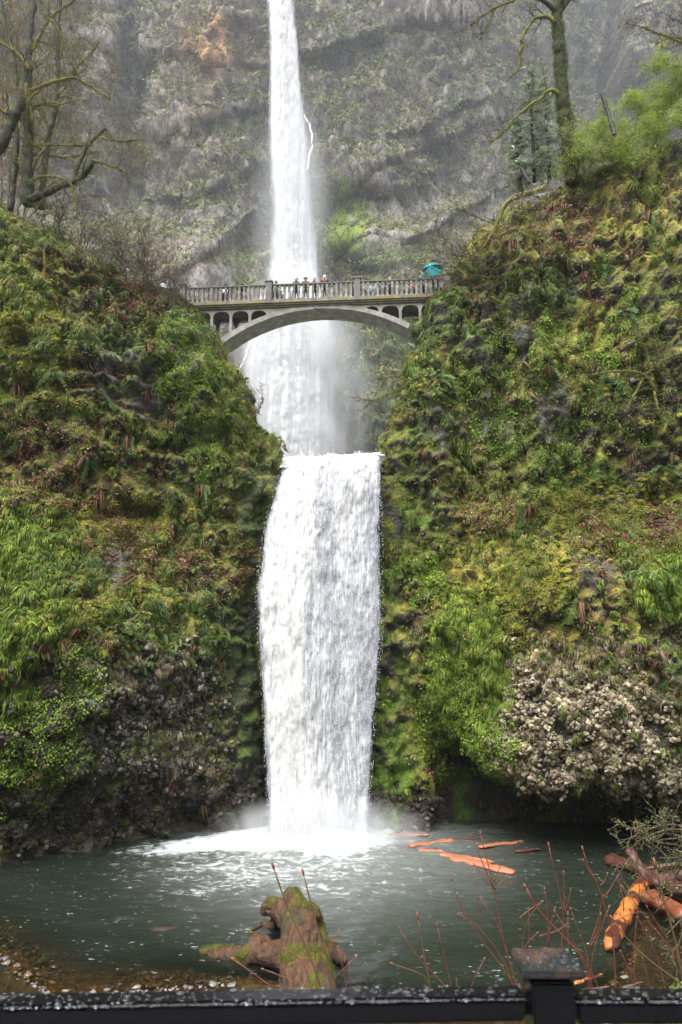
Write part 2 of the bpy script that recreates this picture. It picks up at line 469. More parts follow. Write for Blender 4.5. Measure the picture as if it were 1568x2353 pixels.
def bR(X, Z, xe, ye):
    lo = np.interp(X, [4, 6.5, 9, 12, 17, 34], [40.2, 39.2, 37.2, 36.0, 35.4, 33])
    hi = np.interp(X, [3, 6, 12, 22, 34], [41.2, 40.6, 39.8, 38.6, 36])
    zt = np.interp(X, [5, 22], [13.2, 16.5])
    t = sm(zt - 2.0, zt + 3.0, Z)
    Y = lo * (1 - t) + hi * t
    u = sm(6, 9, X)
    Y = Y - .9 * u * np.exp(-((Z - 6.5) / 3.0) ** 2)
    Y = Y + (44.0 - Y) * .95 * (1 - sm(2.3, 4.0, Z - .45 * np.clip(9 - X, -1, 4))) * sm(4.6, 7.0, X)     # deep undercut over the water
    Y = Y + 1.0 * sm(28, 34, Z) + .5 * np.maximum(Z - 36, 0)
    return np.minimum(Y, 99)

def displace(P, amp=1.0, seed=0, gorge=None, nfront=None):
    n = grid_normals(P)
    if n[10:nfront - 30, :, 1].mean() > 0: n = -n
    a = fbm(P, 6.0, 3, seed) * .75
    b = fbm(P, 1.9, 3, seed + 9, .55, (1, 1, 1.5 if seed < 40 else 2.6)); b = (np.abs(b) * -1 + .35) * 1.0
    c = fbm(P, .75, 3, seed + 21) * .34
    crack = 1 - np.minimum(np.abs(fbm(P, 2.6, 3, seed + 33, .5, (.75, .75, 3.2))) / .13, 1)
    f1, f2 = worley(P + .3 * c[..., None], 1.15, seed + 3, (1, 1, .8)); blk = (f2 - f1)
    d5 = fbm(P, .42, 2, seed + 71)
    if seed > 40: a = a + .75 * fbm(P, 2.4, 3, seed + 90, .55, (.8, .8, 3.5)) * sm(15, 20, P[..., 2])
    disp = a * .95 + .78 * b + 1.2 * c + .16 * d5 - .75 * crack * (.25 + .75 * sm(8, 16, P[..., 2])) + .5 * np.minimum(blk, .5)
    # shelves
    sh = fbm(P, 4, 2, seed + 50); ph = (P[..., 2] + 1.6 * sh) / 2.7; fr = ph - np.floor(ph)
    disp = disp + (.6 if seed < 40 else .22) * (sm(0, .8, fr) - sm(.82, 1, fr)) * sm(9, 20, P[..., 2])
    fade = np.ones(P.shape[:2]);
    fade *= .6 + .4 * sm(0, 3.0, np.abs(P[..., 0] - gorge[None]))
    Q = P + n * (disp * fade * amp)[..., None]
    return Q

NZ = 380
PL, nfL = wall(-1, LEFT_E, 300, NZ, -2.5, 41.5, bL)
PR, nfR = wall(1, RIGHT_E, 300, NZ, -2.5, 45.5, bR)
gl = np.interp(PL[0, :, 2], LEFT_E[:, 2], LEFT_E[:, 0]); gr = np.interp(PR[0, :, 2], RIGHT_E[:, 2], RIGHT_E[:, 0])
PL = displace(PL, 1.0, 3, gl, nfL); PR = displace(PR, 1.0, 47, gr, nfR)
NL = grid_normals(PL); NR = grid_normals(PR)
if NL[50:200, :, 1].mean() > 0: NL = -NL
if NR[50:200, :, 1].mean() > 0: NR = -NR

# colours (albedo)
ROCKD = np.array([.034, .031, .029]); ROCKG = np.array([.14, .13, .125]); SOIL = np.array([.055, .033, .021]); MOSS = np.array([.15, .155, .026])
MOSSY = np.array([.27, .235, .035]); GREEN = np.array([.10, .17, .025]); LICH = np.array([.36, .33, .28]); SLICK = np.array([.055, .10, .012])

def zones_left(px, py):
    z = {}
    z['grass'] = np.maximum.reduce([ell(px, py, 40, 1320, 120, 170), ell(px, py, 20, 1520, 60, 120) * .7])
    z['litter'] = np.maximum.reduce([ell(px, py, 90, 1130, 210, 60), ell(px, py, 330, 1230, 190, 75, 28), ell(px, py, 60, 1000, 160, 60) * .6, ell(px, py, 330, 690, 130, 40), ell(px, py, 520, 1280, 60, 50)])
    z['fern'] = np.maximum.reduce([ell(px, py, 330, 1455, 170, 80), ell(px, py, 175, 1290, 65, 90), ell(px, py, 440, 1180, 80, 60) * .6, ell(px, py, 300, 780, 200, 120) * .4, ell(px, py, 440, 1400, 70, 90)])
    z['cobble'] = np.maximum.reduce([ell(px, py, 340, 1620, 170, 140), ell(px, py, 400, 1750, 110, 60), ell(px, py, 210, 1760, 90, 60) * .8])
    z['dark'] = np.maximum.reduce([sm(1740, 1860, py), ell(px, py, 50, 1640, 130, 110), ell(px, py, 110, 1540, 70, 60) * .8])
    z['clover'] = np.maximum.reduce([ell(px, py, 90, 1710, 110, 110), ell(px, py, 200, 1560, 70, 90) * .8, ell(px, py, 430, 830, 90, 120) * .8, ell(px, py, 470, 980, 80, 130) * .5])
    z['slick'] = np.maximum.reduce([sm(505, 545, px) * sm(1330, 1420, py), ell(px, py, 590, 1180, 45, 160)])
    z['ymoss'] = np.maximum.reduce([ell(px, py, 220, 1420, 120, 90), ell(px, py, 60, 800, 110, 130) * .5, ell(px, py, 280, 1190, 120, 50)])
    z['dry'] = np.maximum.reduce([ell(px, py, 290, 1540, 160, 40) * .7, ell(px, py, 420, 1715, 80, 25)])
    z['bare'] = np.maximum.reduce([ell(px, py, 280, 860, 70, 60), ell(px, py, 345, 930, 50, 40), ell(px, py, 270, 1310, 40, 50), ell(px, py, 420, 850, 50, 60) * .6])
    return z

def zones_right(px, py):
    z = {}
    z['grass'] = np.maximum.reduce([ell(px, py, 1080, 1540, 80, 150) * .9, ell(px, py, 1540, 1350, 60, 60)])
    z['litter'] = np.maximum.reduce([ell(px, py, 1450, 1210, 140, 45), ell(px, py, 1140, 1180, 90, 35) * .6, ell(px, py, 1250, 520, 120, 60) * .4])
    z['fern'] = np.maximum.reduce([ell(px, py, 1110, 560, 200, 140) * .35, ell(px, py, 1260, 660, 60, 60), ell(px, py, 1500, 1310, 80, 50), ell(px, py, 1000, 830, 60, 140) * .5])
    z['cobble'] = np.maximum.reduce([ell(px, py, 1330, 1680, 215, 130, -4, .25), ell(px, py, 1500, 1790, 130, 60), ell(px, py, 1190, 1640, 70, 120)])
    z['dark'] = np.maximum.reduce([sm(1790, 1850, py), sm(1760, 1840, py) * sm(1300, 1450, px), ell(px, py, 1500, 900, 80, 60) * .5])  # dark brown rock, with the undercut's shade also put into the colour
    z['clover'] = np.maximum.reduce([ell(px, py, 1045, 1620, 80, 170), ell(px, py, 1110, 1720, 80, 60), ell(px, py, 1250, 900, 300, 220) * .4, ell(px, py, 960, 1330, 70, 70) * .7])
    z['slick'] = (1 - sm(925, 965, px + 12 * np.sin(py / 37.))) * sm(1240, 1330, py)
    z['ymoss'] = np.maximum.reduce([ell(px, py, 1210, 1340, 130, 50, -18), ell(px, py, 1380, 1160, 170, 45, -8), ell(px, py, 1150, 1480, 60, 90) * .6, ell(px, py, 1420, 1250, 120, 40) * .6])
    z['dry'] = np.maximum.reduce([ell(px, py, 1310, 1510, 220, 60), ell(px, py, 1500, 1560, 90, 60) * .6])
    z['bare'] = np.maximum.reduce([ell(px, py, 1205, 740, 35, 90), ell(px, py, 1275, 940, 40, 70), ell(px, py, 1130, 960, 70, 60) * .8, ell(px, py, 1420, 1135, 60, 22), ell(px, py, 1370, 1290, 60, 60) * .7, ell(px, py, 1010, 985, 35, 60) * .7])
    return z

def near_color(P, Nn, zf, seed):
    px, py = proj(P); z = zf(px, py)
    n1 = fbm(P, 2.2, 4, seed); n2 = fbm(P, .7, 3, seed + 5); n3 = fbm(P, 4.5, 3, seed + 11)
    up = Nn[..., 2]
    C = np.tile(ROCKD, P.shape[:2] + (1,)); C = lerp3(C, ROCKG * .7, sm(.1, .6, n2 + .3 * n3))
    C = lerp3(C, SOIL, sm(.0, .5, n3 - .1) * .7)
    m = sm(-.25, .25, up * .9 + .55 * n1 + .3 * n2 + .10)
    m = m * (1 - z['bare'] * .9) * (1 - .85 * z['dark']) * (1 - .95 * z['cobble'])
    mc = lerp3(np.tile(MOSS, P.shape[:2] + (1,)), MOSSY, sm(0, .6, n2 + .5 * n3 + z['ymoss'])); mc = lerp3(mc, GREEN, sm(.1, .6, -n3 + .3 * n2))
    C = C * (1 - m[..., None]) + mc * m[..., None]
    C = lerp3(C, ROCKG * .85, z['bare'] * .75)
    C = lerp3(C, SOIL * .8, np.clip(z['dark'] * .55 * (1 - m), 0, 1))
    C = lerp3(C, SOIL * 1.6, np.clip(z['litter'] * sm(-.1, .4, n2) * .6, 0, 1))
    sl = (SLICK if seed > 50 else np.array([.034, .040, .018])) * (1 + .9 * sm(-.2, .5, n1))[..., None]; w = z['slick'] * .92 * sm(-.5, .1, n1 + n2 * .6)
    C = C * (1 - w[..., None]) + sl * w[..., None]
    return C, z, px, py, n1, n2, n3

CL, ZL, pxL, pyL, n1L, n2L, n3L = near_color(PL, NL, zones_left, 5)
CR, ZR, pxR, pyR, n1R, n2R, n3R = near_color(PR, NR, zones_right, 77)
for nm, P, C in (('cliff_left', PL, CL), ('cliff_right', PR, CR)):
    F = grid_faces(*P.shape[:2])
    if nm == 'cliff_right': F = F[:, ::-1]
    tag(obj(nm, raw_mesh(nm, P, F, M_rock, C)), kind='structure')

# headwall behind the lower fall and the channel above it
hx = np.linspace(-9, 20, 150); hs_ = np.linspace(0, 1, 150)
HX, HS = np.meshgrid(hx, hs_, indexing='ij')
HZ = np.where(HS < .6, -2.5 + HS / .6 * 23.0, 20.5); HY = np.where(HS < .6, 41.9 - .8 * (HS / .6) + 1.6 * sm(3.2, 7, HX), 41.1 + (HS - .6) / .4 * 38)
PH = np.stack([HX, HY, HZ], -1); dn = fbm(PH, 1.8, 4, 90) * .5
PH[..., 1] -= dn * (HS < .58); PH[..., 2] += np.where(HS > .6, dn * .2 - .15, 0)
CH = lerp3(np.tile(ROCKD, PH.shape[:2] + (1,)), SLICK, sm(0, .5, fbm(PH, 1.2, 3, 91))); CH = lerp3(CH, MOSS, sm(-.3, .3, fbm(PH, .9, 3, 92)) * (sm(2.2, 2.6, HX) + 1 - sm(-4.4, -4.0, HX)) * (HZ > 5))
tag(obj('headwall', raw_mesh('headwall', PH, grid_faces(*PH.shape[:2]), M_rock, CH)), kind='structure')
# ------------------------------------------------------------------ upper cliff
M_far, _nt, _b = new_mat('far_basalt'); _N = NT(_nt)
_c = _N.attr('col').outputs[0]
_n1 = _N.noise(_N.pos((1, 1, .38)), 3.0, 7, .75); _n2 = _N.noise(_N.pos((1, 1, .45)), .55, 6, .65); _v, _vc = _N.voro(_N.pos((1, 1, .6)), 1.5)
_c = _N.mix(1.0, _c, _N.ramp(_n1, [(.33, .42), (.67, 2.0)]), 'MULTIPLY')
_c = _N.mix(1.0, _c, _N.ramp(_n2, [(.3, .75), (.7, 1.25)]), 'MULTIPLY')
_dp = _N.node('ShaderNodeVectorMath', operation='ADD'); _nt.links.new(_N.pos((1, 1, .42)), _dp.inputs[0]); _cn = _N.n.new('ShaderNodeTexNoise'); _cn.inputs['Scale'].default_value = .9; _cn.inputs['Detail'].default_value = 4; _nt.links.new(_N.pos(), _cn.inputs['Vector']); _nt.links.new(_cn.outputs[1], _dp.inputs[1])
_ce, _ = _N.voro(_dp.outputs[0], .95, 'DISTANCE_TO_EDGE'); _c = _N.mix(1.0, _c, _N.ramp(_ce, [(.0, .38), (.055, 1.05)]), 'MULTIPLY')
_nt.links.new(_c, _b.inputs['Base Color']); _b.inputs['Roughness'].default_value = .8
_nt.links.new(_N.bump(_N.math('ADD', _n1, _N.math('MULTIPLY', _v, .35)), 1.0, 1.0), _b.inputs['Normal'])

def lineabove(px, py, pts, amp, fall, edge=6):
    pts = np.array(pts, float); ly = np.interp(px, pts[:, 0], pts[:, 1]); inr = sm(pts[0, 0] - 30, pts[0, 0] + 20, px) * (1 - sm(pts[-1, 0] - 20, pts[-1, 0] + 40, px))
    d = ly - py
    return -amp * sm(-edge, edge, d) * np.exp(-np.maximum(d, 0) / fall) * inr

nxu, nzu = 540, 470
ux = np.linspace(-78, 92, nxu); uz = np.linspace(14, 126, nzu)
UX, UZ = np.meshgrid(ux, uz, indexing='ij'); UY = np.full_like(UX, 79.0)
PU = np.stack([UX, UY, UZ], -1); WOB1, WOB2 = fbm(PU, 9, 3, 5) * 12, fbm(PU, 7, 3, 8) * 12
def far_shape(pxu, pyu):
    wob = WOB1
    qx, qy = pxu + wob, pyu + WOB2
    off = np.zeros_like(UX)
    off += sm(930, 1500, qx) * 16 + sm(1150, 1600, qx) * 14                    # amphitheatre recedes to the right
    off -= 12 * (1 - sm(-100, 330, qx))                                        # and comes forward at the left
    off += lineabove(qx, qy, [(300, 720), (400, 645), (480, 592), (560, 545), (625, 470), (660, 440)], 2.6, 160, 5)
    off += lineabove(qx, qy, [(330, 690), (420, 600), (520, 500)], 1.5, 40, 8)
    off += lineabove(qx, qy, [(690, 490), (760, 470), (800, 440), (850, 400), (960, 352), (1060, 300), (1150, 270)], 2.2, 110, 5)
    off += lineabove(qx, qy, [(770, 575), (860, 558), (960, 548), (1060, 505), (1150, 430)], 2.6, 90, 7)
    off += lineabove(qx, qy, [(640, 275), (740, 300), (840, 330), (960, 300), (1100, 230)], 1.6, 60, 8)
    off += lineabove(qx, qy, [(-60, 60), (150, 95), (330, 130), (470, 150), (600, 150), (760, 120), (960, 60), (1100, 40)], 2.4, 90, 10)
    off += lineabove(qx, qy, [(350, 330), (420, 300), (500, 290), (610, 250)], 1.6, 60, 8)
    off += lineabove(qx, qy, [(330, 460), (420, 470), (520, 420), (610, 380)], 1.4, 60, 8)
    off += 3.5 * ell(qx, qy, 300, 260, 42, 190) + 2.0 * ell(qx, qy, 560, 110, 70, 50) - 2.2 * ell(qx, qy, 235, 240, 50, 200) - 2.0 * ell(qx, qy, 450, 260, 90, 240)
    off -= 1.5 * ell(qx, qy, 560, 430, 90, 110, -30) + 3.2 * ell(qx, qy, 745, 405, 62, 62, 0, .35) + 2.5 * ell(qx, qy, 900, 400, 90, 45, 0, .35)
    off += 6.0 * ell(qx, qy, 800, 628, 55, 32, 0, .6) - 4.0 * ell(qx, qy, 940, 640, 150, 62, 0, .4)
    off += 2.5 * ell(qx, qy, 545, 610, 45, 90, 28, .6) - 3.0 * ell(qx, qy, 470, 620, 60, 90, 35, .6)
    off -= 5 * sm(430, 640, qy) + 10 * sm(560, 1050, qy) * (.35 + .65 * sm(760, 900, qx)) + 5 * (1 - sm(300, 640, qx)) * sm(500, 900, qy)
    off -= 22 * sm(1455, 1490, qx + .12 * qy) * (1 - sm(100, 260, qy - .5 * (qx - 1450)))   # nearer buttress, top right
    return off
off = np.zeros_like(UX)
for _ in range(7):
    PU[..., 1] = 79 + off; pxu, pyu = proj(PU); off = off * .5 + far_shape(pxu, pyu) * .5
PU[..., 1] = 79 + off; pxu, pyu = proj(PU); qx, qy = pxu + WOB1, pyu + WOB2

rough = 1 - .72 * np.maximum(ell(qx, qy, 980, 500, 210, 55, -10), np.maximum(ell(qx, qy, 790, 520, 60, 90), ell(qx, qy, 500, 600, 110, 120, 30)))
nu = grid_normals(PU)
if nu[..., 1].mean() > 0: nu = -nu
# basalt columns: vertical ribs; strata; blocks
col_ = fbm(PU, 2.2, 3, 60, .6, (1, 1, 5)); st_ = fbm(PU, 5, 4, 61, .55, (2.5, 1, .7)); f1, f2 = worley(PU, 2.6, 62, (1, 1, .75)); g1, g2 = worley(PU + 5, 1.15, 63, (1, 1, .9))
disp = 1.6 * fbm(PU, 13, 3, 64) + rough * (1.3 * (.35 - np.abs(st_)) + .75 * col_ + .2 * np.minimum(f2 - f1, .45) + .3 * np.minimum(g2 - g1, .45) + .8 * fbm(PU, 1.3, 3, 65))
PU = PU + nu * disp[..., None]
NU = grid_normals(PU)
if NU[..., 1].mean() > 0: NU = -NU
up = NU[..., 2]
pxu, pyu = proj(PU); qx, qy = pxu + .5 * WOB1, pyu + .5 * WOB2
m1 = fbm(PU, 5, 4, 70); m2 = fbm(PU, 1.6, 4, 71); m3 = fbm(PU, 11, 3, 72)
C = np.tile(np.array([.34, .30, .275]), PU.shape[:2] + (1,))
C = lerp3(C, (.42, .36, .32), sm(-.1, .6, m1 + .4 * m2)); C = lerp3(C, (.12, .11, .11), sm(.15, .7, -m1 + .5 * m3))
C = lerp3(C, (.34, .22, .165), sm(.1, .7, m3 + .3 * m2) * .55 * (1 - sm(560, 760, qx)))
C = lerp3(C, (.46, .37, .29), np.clip(ell(qx, qy, 410, 230, 60, 210) + ell(qx, qy, 250, 230, 40, 200) * .7 + ell(qx, qy, 480, 330, 60, 70) * .6, 0, 1) * sm(-.4, .4, m2 + .2) * .8)
C = lerp3(C, (.62, .29, .09), np.clip(ell(qx, qy, 478, 108, 44, 66, 6, .35) * sm(-.7, .1, m2), 0, 1) * .9)
C = lerp3(C, (.40, .22, .11), np.clip(ell(qx, qy, 418, 110, 45, 70) * sm(0, .5, m2 + .2) + ell(qx, qy, 475, 235, 45, 50) * .6, 0, 1) * .55)
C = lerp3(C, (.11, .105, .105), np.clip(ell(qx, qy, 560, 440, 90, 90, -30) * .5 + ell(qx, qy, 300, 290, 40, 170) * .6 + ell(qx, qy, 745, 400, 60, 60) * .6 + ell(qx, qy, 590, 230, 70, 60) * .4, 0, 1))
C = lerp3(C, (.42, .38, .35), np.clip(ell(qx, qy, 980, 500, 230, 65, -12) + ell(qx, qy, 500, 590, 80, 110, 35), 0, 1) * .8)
right = sm(690, 800, qx) * (1 - sm(330, 420, qy + .1 * (qx - 900)))
mo = sm(.02, .55, up * 1.25 + .35 * m1 + .25 * m2 - .12 + .30 * right)
mcol = lerp3(np.tile(np.array([.15, .175, .05]), PU.shape[:2] + (1,)), (.27, .245, .10), sm(-.1, .5, m1)); mcol = lerp3(mcol, (.15, .22, .045), sm(.1, .6, -m3 + .3 * m2))
C = C * (1 - (mo * .85)[..., None]) + mcol * (mo * .85)[..., None]
C = lerp3(C, (.19, .26, .035), np.clip(ell(qx, qy, 795, 505, 42, 75, 12) * .95 + ell(qx, qy, 620, 400, 16, 30) + ell(qx, qy, 560, 300, 60, 14) * .5 + ell(qx, qy, 440, 465, 60, 10, -25) * .8, 0, 1) * sm(-.8, 0, m2))
C = lerp3(C, (.085, .125, .035), np.clip(sm(560, 700, qy) * sm(700, 780, qx) * sm(-.5, .3, m1 + .2) * .8 + ell(qx, qy, 880, 585, 120, 30) * .8, 0, 1))
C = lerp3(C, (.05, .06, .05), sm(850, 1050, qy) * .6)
C = lerp3(C, (.50, .41, .31), np.clip(ell(qx, qy, 420, 190, 70, 160) + ell(qx, qy, 255, 220, 35, 150) * .8, 0, 1) * sm(-.5, .3, m2) * .5)
C = lerp3(C, (.60, .33, .14), np.clip(ell(qx, qy, 476, 105, 58, 74, 6, .3) * sm(-1.3, -.3, m2), 0, 1) * .85)
C = lerp3(C, (.30, .42, .04), np.clip(ell(qx, qy, 793, 508, 52, 88, 12, .3) * sm(-1.2, -.4, m2), 0, 1) * .92)
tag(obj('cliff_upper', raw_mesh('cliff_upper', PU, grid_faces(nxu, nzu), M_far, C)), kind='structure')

# tufts of dry grass and shrubs on the far cliff
def pick(P, Nn, dens, n, rng=RNG):
    w = dens.ravel().astype(float); w = np.maximum(w, 0); w /= w.sum(); idx = rng.choice(len(w), n, p=w)
    pos = P.reshape(-1, 3)[idx] ; nr = Nn.reshape(-1, 3)[idx]
    return idx, pos + rng.normal(0, .06, pos.shape), nr

infr = ((pxu > -80) & (pxu < 1650) & (pyu > -80) & (pyu < 1100)).astype(float)
idx, pos, nr = pick(PU, NU, infr * np.clip(mo * 1.0 + .10 + sm(.3, .6, up), 0, 1) * rough, 30000)
nr = nr + np.array([0, -.3, .2]) + RNG.normal(0, .3, nr.shape)
col = np.array([[.15, .17, .055], [.22, .20, .085], [.13, .20, .045], [.17, .14, .085]])[RNG.choice(4, len(pos), p=[.35, .3, .2, .15])] * RNG.uniform(.7, 1.3, (len(pos), 1))
M_fleaf = mat_attr('far_tuft', .8, .15, .3, 1.0)
V, F, Cc = stamp(TUFT + CLUSTER[:3], pos + nr * .05, frames(nr, spin=RNG.normal(0, .25, len(pos))), RNG.uniform(.35, .95, len(pos)), col)
tag(obj('cliff_grass', raw_mesh('cliff_grass', V, F, M_fleaf, Cc)), 'dry grass tufts and small shrubs on the far basalt cliff', 'grass', kind='stuff')

# unseen wooded slope added behind the viewer to block low sky light
ta = np.linspace(radians(172), radians(368), 160); tr_ = np.linspace(0, 1, 40); TA, TR = np.meshgrid(ta, tr_, indexing='ij')
rad = 34 + 26 * TR; PB = np.stack([rad * np.cos(TA), 12 + rad * np.sin(TA) * .95, -3 + 44 * TR ** .8 + 0 * TA], -1); PB[..., 2] += fbm(PB, 5, 4, 500) * 3 * TR; PB[..., :2] *= (1 + .05 * fbm(PB, 2.5, 3, 501))[..., None]
CB = lerp3(np.tile(np.array([.030, .042, .018]), PB.shape[:2] + (1,)), (.055, .06, .025), sm(-.2, .5, fbm(PB, 2, 3, 502)))
tag(obj('sky_block_hill', raw_mesh('sky_block_hill', PB, grid_faces(160, 40), M_rock, CB)), kind='structure')
# ------------------------------------------------------------------ plants covering the near walls
M_leaf = mat_attr('leaf', .6, .25, .18, 6.0, spec=.2)
M_moss = mat_attr('moss_cushion', .95, .0, .55, 22.0, .8, .1)
M_stone = mat_attr('pale_stone', .8, .0, .45, 7.0, .5, .3)

def cover(side, P, Nn, z, px, py, n1, n2, n3):
    s = 'left' if side < 0 else 'right'
    vis = ((px > -70) & (px < 1640) & (py > 150) & (py < 2010)).astype(float)
    k = P.shape[0]; vis[330:] *= np.linspace(1, 0.0, k - 330)[:, None] ** 2
    area = np.linalg.norm(np.cross(np.gradient(P, axis=0), np.gradient(P, axis=1)), axis=-1)
    area = np.minimum(area, np.percentile(area, 97)) * vis
    up = Nn[..., 2]; clump = fbm(P, .9, 3, 200 + side, .5, (1, 1, 1.3 if side < 0 else 2.2)); patch = fbm(P, 2.6, 3, 210 + side, .5, (1, 1, 1 if side < 0 else 2)); big = fbm(P, 6, 2, 220)
    calm = (1 - .97 * z['slick']); hole = sm(.18, .5, fbm(P, 1.7, 3, 230 + side, .55, (1, 1, 1.5)));  nb = (1 - .85 * z['bare']) * (1 - .88 * hole); nd = 1 - .93 * z['dark']; nc = 1 - .96 * z['cobble']
    wat = sm(-.1, .8, P[..., 2])
    def go(dens, n, tpl, s0, s1, pal, wts, out=.08, tilt=.35, nrm=(0, -.2, .15), sq=1.0, spin=.3):
        idx, pos, nr = pick(P, Nn, dens * area * wat, n)
        nr = nr + np.array(nrm) + RNG.normal(0, tilt, nr.shape)
        pal = np.array(pal); kk = RNG.choice(len(pal), n, p=np.array(wts) / sum(wts)); c = pal[kk] * RNG.uniform(.72, 1.3, (n, 1))
        c = c * (1 + .35 * np.clip(n3.ravel()[idx], -1, 1))[:, None]
        sc = RNG.uniform(s0, s1, n)[:, None] * np.array([[1, 1, sq]])
        return stamp(tpl, pos + nr * out, frames(nr, spin=RNG.normal(0, spin, n)), sc, c)
    def put(name, parts, mat, label):
        off = 0; VV, FF, CC = [], [], []
        for V, F, C in parts: VV.append(V); FF.append(F + off); CC.append(C); off += len(V)
        tag(obj(name, raw_mesh(name, np.concatenate(VV), np.concatenate(FF), mat, np.concatenate(CC), smooth=name != 'rock_knobs')), label, name.replace('_', ' ') if name != 'moss' else 'moss', kind='stuff')
    pos_ = lambda a, b, v: sm(a, b, v)
    clov = pos_(-.05, .35, clump + .4 * patch + .7 * z['clover'] - .2) * calm * nb * (1 - .75 * z['dark']) * (1 - .82 * z['cobble']) * (1 - .6 * z['grass'])
    bits = sm(.25, .5, clump) * (1 - z['slick'])
    A = []
    A.append(go(clov + .25 * bits, 17000, CLOVER, .13, .26, [[.17, .25, .04], [.21, .29, .05], [.12, .18, .035], [.24, .30, .07]], [3, 2, 3, 1], .05, sq=.6))
    A.append(go(calm * nb * nd * nc * (.12 + pos_(-.2, .5, -clump + .3 * patch)), 10000, CLUSTER, .13, .30, [[.10, .13, .03], [.16, .18, .035], [.21, .20, .04], [.13, .12, .04]], [3, 3, 2, 2], .03, sq=.6))
    A.append(go((z['ymoss'] + .25 * pos_(.1, .5, patch)) * nd * nc * nb * calm, 19000, CLUSTER, .08, .19, [[.27, .27, .035], [.20, .24, .035], [.33, .28, .045]], [2, 2, 1], .06))
    A.append(go(sm(0, .6, z['clover'] - .2 + .3 * clump) * calm + .002, 5000, CLOVER, .20, .36, [[.22, .33, .04], [.16, .26, .035]], [2, 1], .08))
    A.append(go((z['litter'] * pos_(-.3, .3, clump) + .05 * pos_(.2, .6, up) + .02) * nd * nc * calm, 7000, CLUSTER, .20, .36, [[.22, .10, .07], [.30, .17, .12], [.15, .07, .045], [.24, .17, .09]], [3, 2, 3, 2], .04))
    A.append(go(z['slick'] * pos_(-.4, .4, clump) * sm(-.2, .3, n1) * sm(-.1, .5, patch), 2500 if side > 0 else 900, CLUSTER, .12, .26, [[.07, .13, .018], [.10, .17, .022], [.05, .09, .015]], [2, 1, 2], .02))
    put('ground_cover', A, M_leaf, 'small round leaves and fallen leaves covering the %s cliff wall' % s)
    B = []
    B.append(go(z['grass'] * (.4 + pos_(-.4, .3, clump)) + .002, 6000, TUFT, .22, .52, [[.13, .20, .022], [.20, .26, .035], [.08, .125, .018]], [3, 2, 2], .03, .2, (0, 0, .1), 1, .15))
    B.append(go(calm * nb * nd * (1 - .8 * z['cobble']) * pos_(.0, .5, patch - .2 * up), 5500, TUFT, .22, .55, [[.12, .17, .03], [.17, .18, .05], [.10, .15, .03], [.20, .17, .08]], [3, 2, 3, 1], .02, .2, (0, 0, .1), 1, .15))
    B.append(go(z['dry'] + .35 * z['cobble'] * pos_(0, .4, clump) + .006 * calm, 1500, TUFT, .18, .42, [[.22, .19, .12], [.17, .14, .08], [.27, .23, .15]], [2, 2, 1], .02, .2, (0, 0, .1), 1, .12))
    B.append(go(pos_(.25, .6, -patch + .3 * up) * calm * nd * nc, 260, TUFT, .4, .9, [[.12, .055, .035], [.09, .045, .03], [.17, .10, .055]], [3, 2, 2], .03, .15, (0, 0, .1), 1, .12))
    put('hanging_grass', B, M_leaf, 'hanging grass and dead fronds trailing down the %s cliff wall' % s)
    Fp = [go(z['fern'] * (.3 + pos_(-.4, .3, clump)) + .010 * calm * nd * nc * nb * pos_(0, .4, patch), 2300, HANGF, .45, .85, [[.075, .125, .035], [.10, .155, .038], [.14, .18, .06]], [3, 2, 2], .05, .25, (0, 0, .1), 1, .3)]
    put('fern_cover', Fp, M_leaf, 'dense small ferns matted over the %s cliff wall' % s)
    # moss cushions
    mo = calm * nb * nd * nc * pos_(.0, .45, clump * .8 + .5 * z['ymoss'] + .25 * up - .1)
    Mo = [go(mo, 3000, CUSH, .06, .17, [[.15, .15, .025], [.22, .19, .03], [.11, .14, .02], [.13, .12, .025]], [3, 2, 3, 2], .0, .3, (0, 0, .3), .62, .8),
          go(z['ymoss'] * calm + .02 * mo, 1600, CUSH, .07, .19, [[.17, .175, .022], [.13, .16, .02], [.19, .16, .025]], [2, 2, 1], .0, .3, (0, 0, .4), .6, .8)]
    put('moss', Mo, M_moss, 'cushions of yellow green moss on the %s cliff wall' % s)
    # cobbles / knobbly basalt
    cb = z['cobble'] * pos_(-.6, .0, clump + .2)
    K = [go(cb, 13000 if side > 0 else 4000, ROCK, .05, .20, [[.30, .25, .17], [.22, .185, .125], [.36, .305, .215], [.11, .09, .07]] if side > 0 else [[.22, .205, .18], [.10, .09, .08], [.30, .26, .20], [.045, .04, .034]], [3, 3, 2, 2] if side > 0 else [2, 3, 1, 4], .0, .9, (0, 0, 0), .8, 3),
         go((z['dark'] + .06 * z['cobble']) * pos_(-.7, .2, clump) * sm(-.6, .3, P[..., 2]), 7000, ROCK, .06, .22, [[.045, .034, .027], [.026, .022, .020], [.07, .052, .038], [.15, .13, .11]], [4, 4, 2, .6], .0, .8, (0, 0, 0), .8, 3)]
    put('rock_knobs', K, M_stone, 'knobbly lichen spotted basalt stones bulging from the %s wall' % s)

cover(-1, PL, NL, ZL, pxL, pyL, n1L, n2L, n3L)
cover(1, PR, NR, ZR, pxR, pyR, n1R, n2R, n3R)

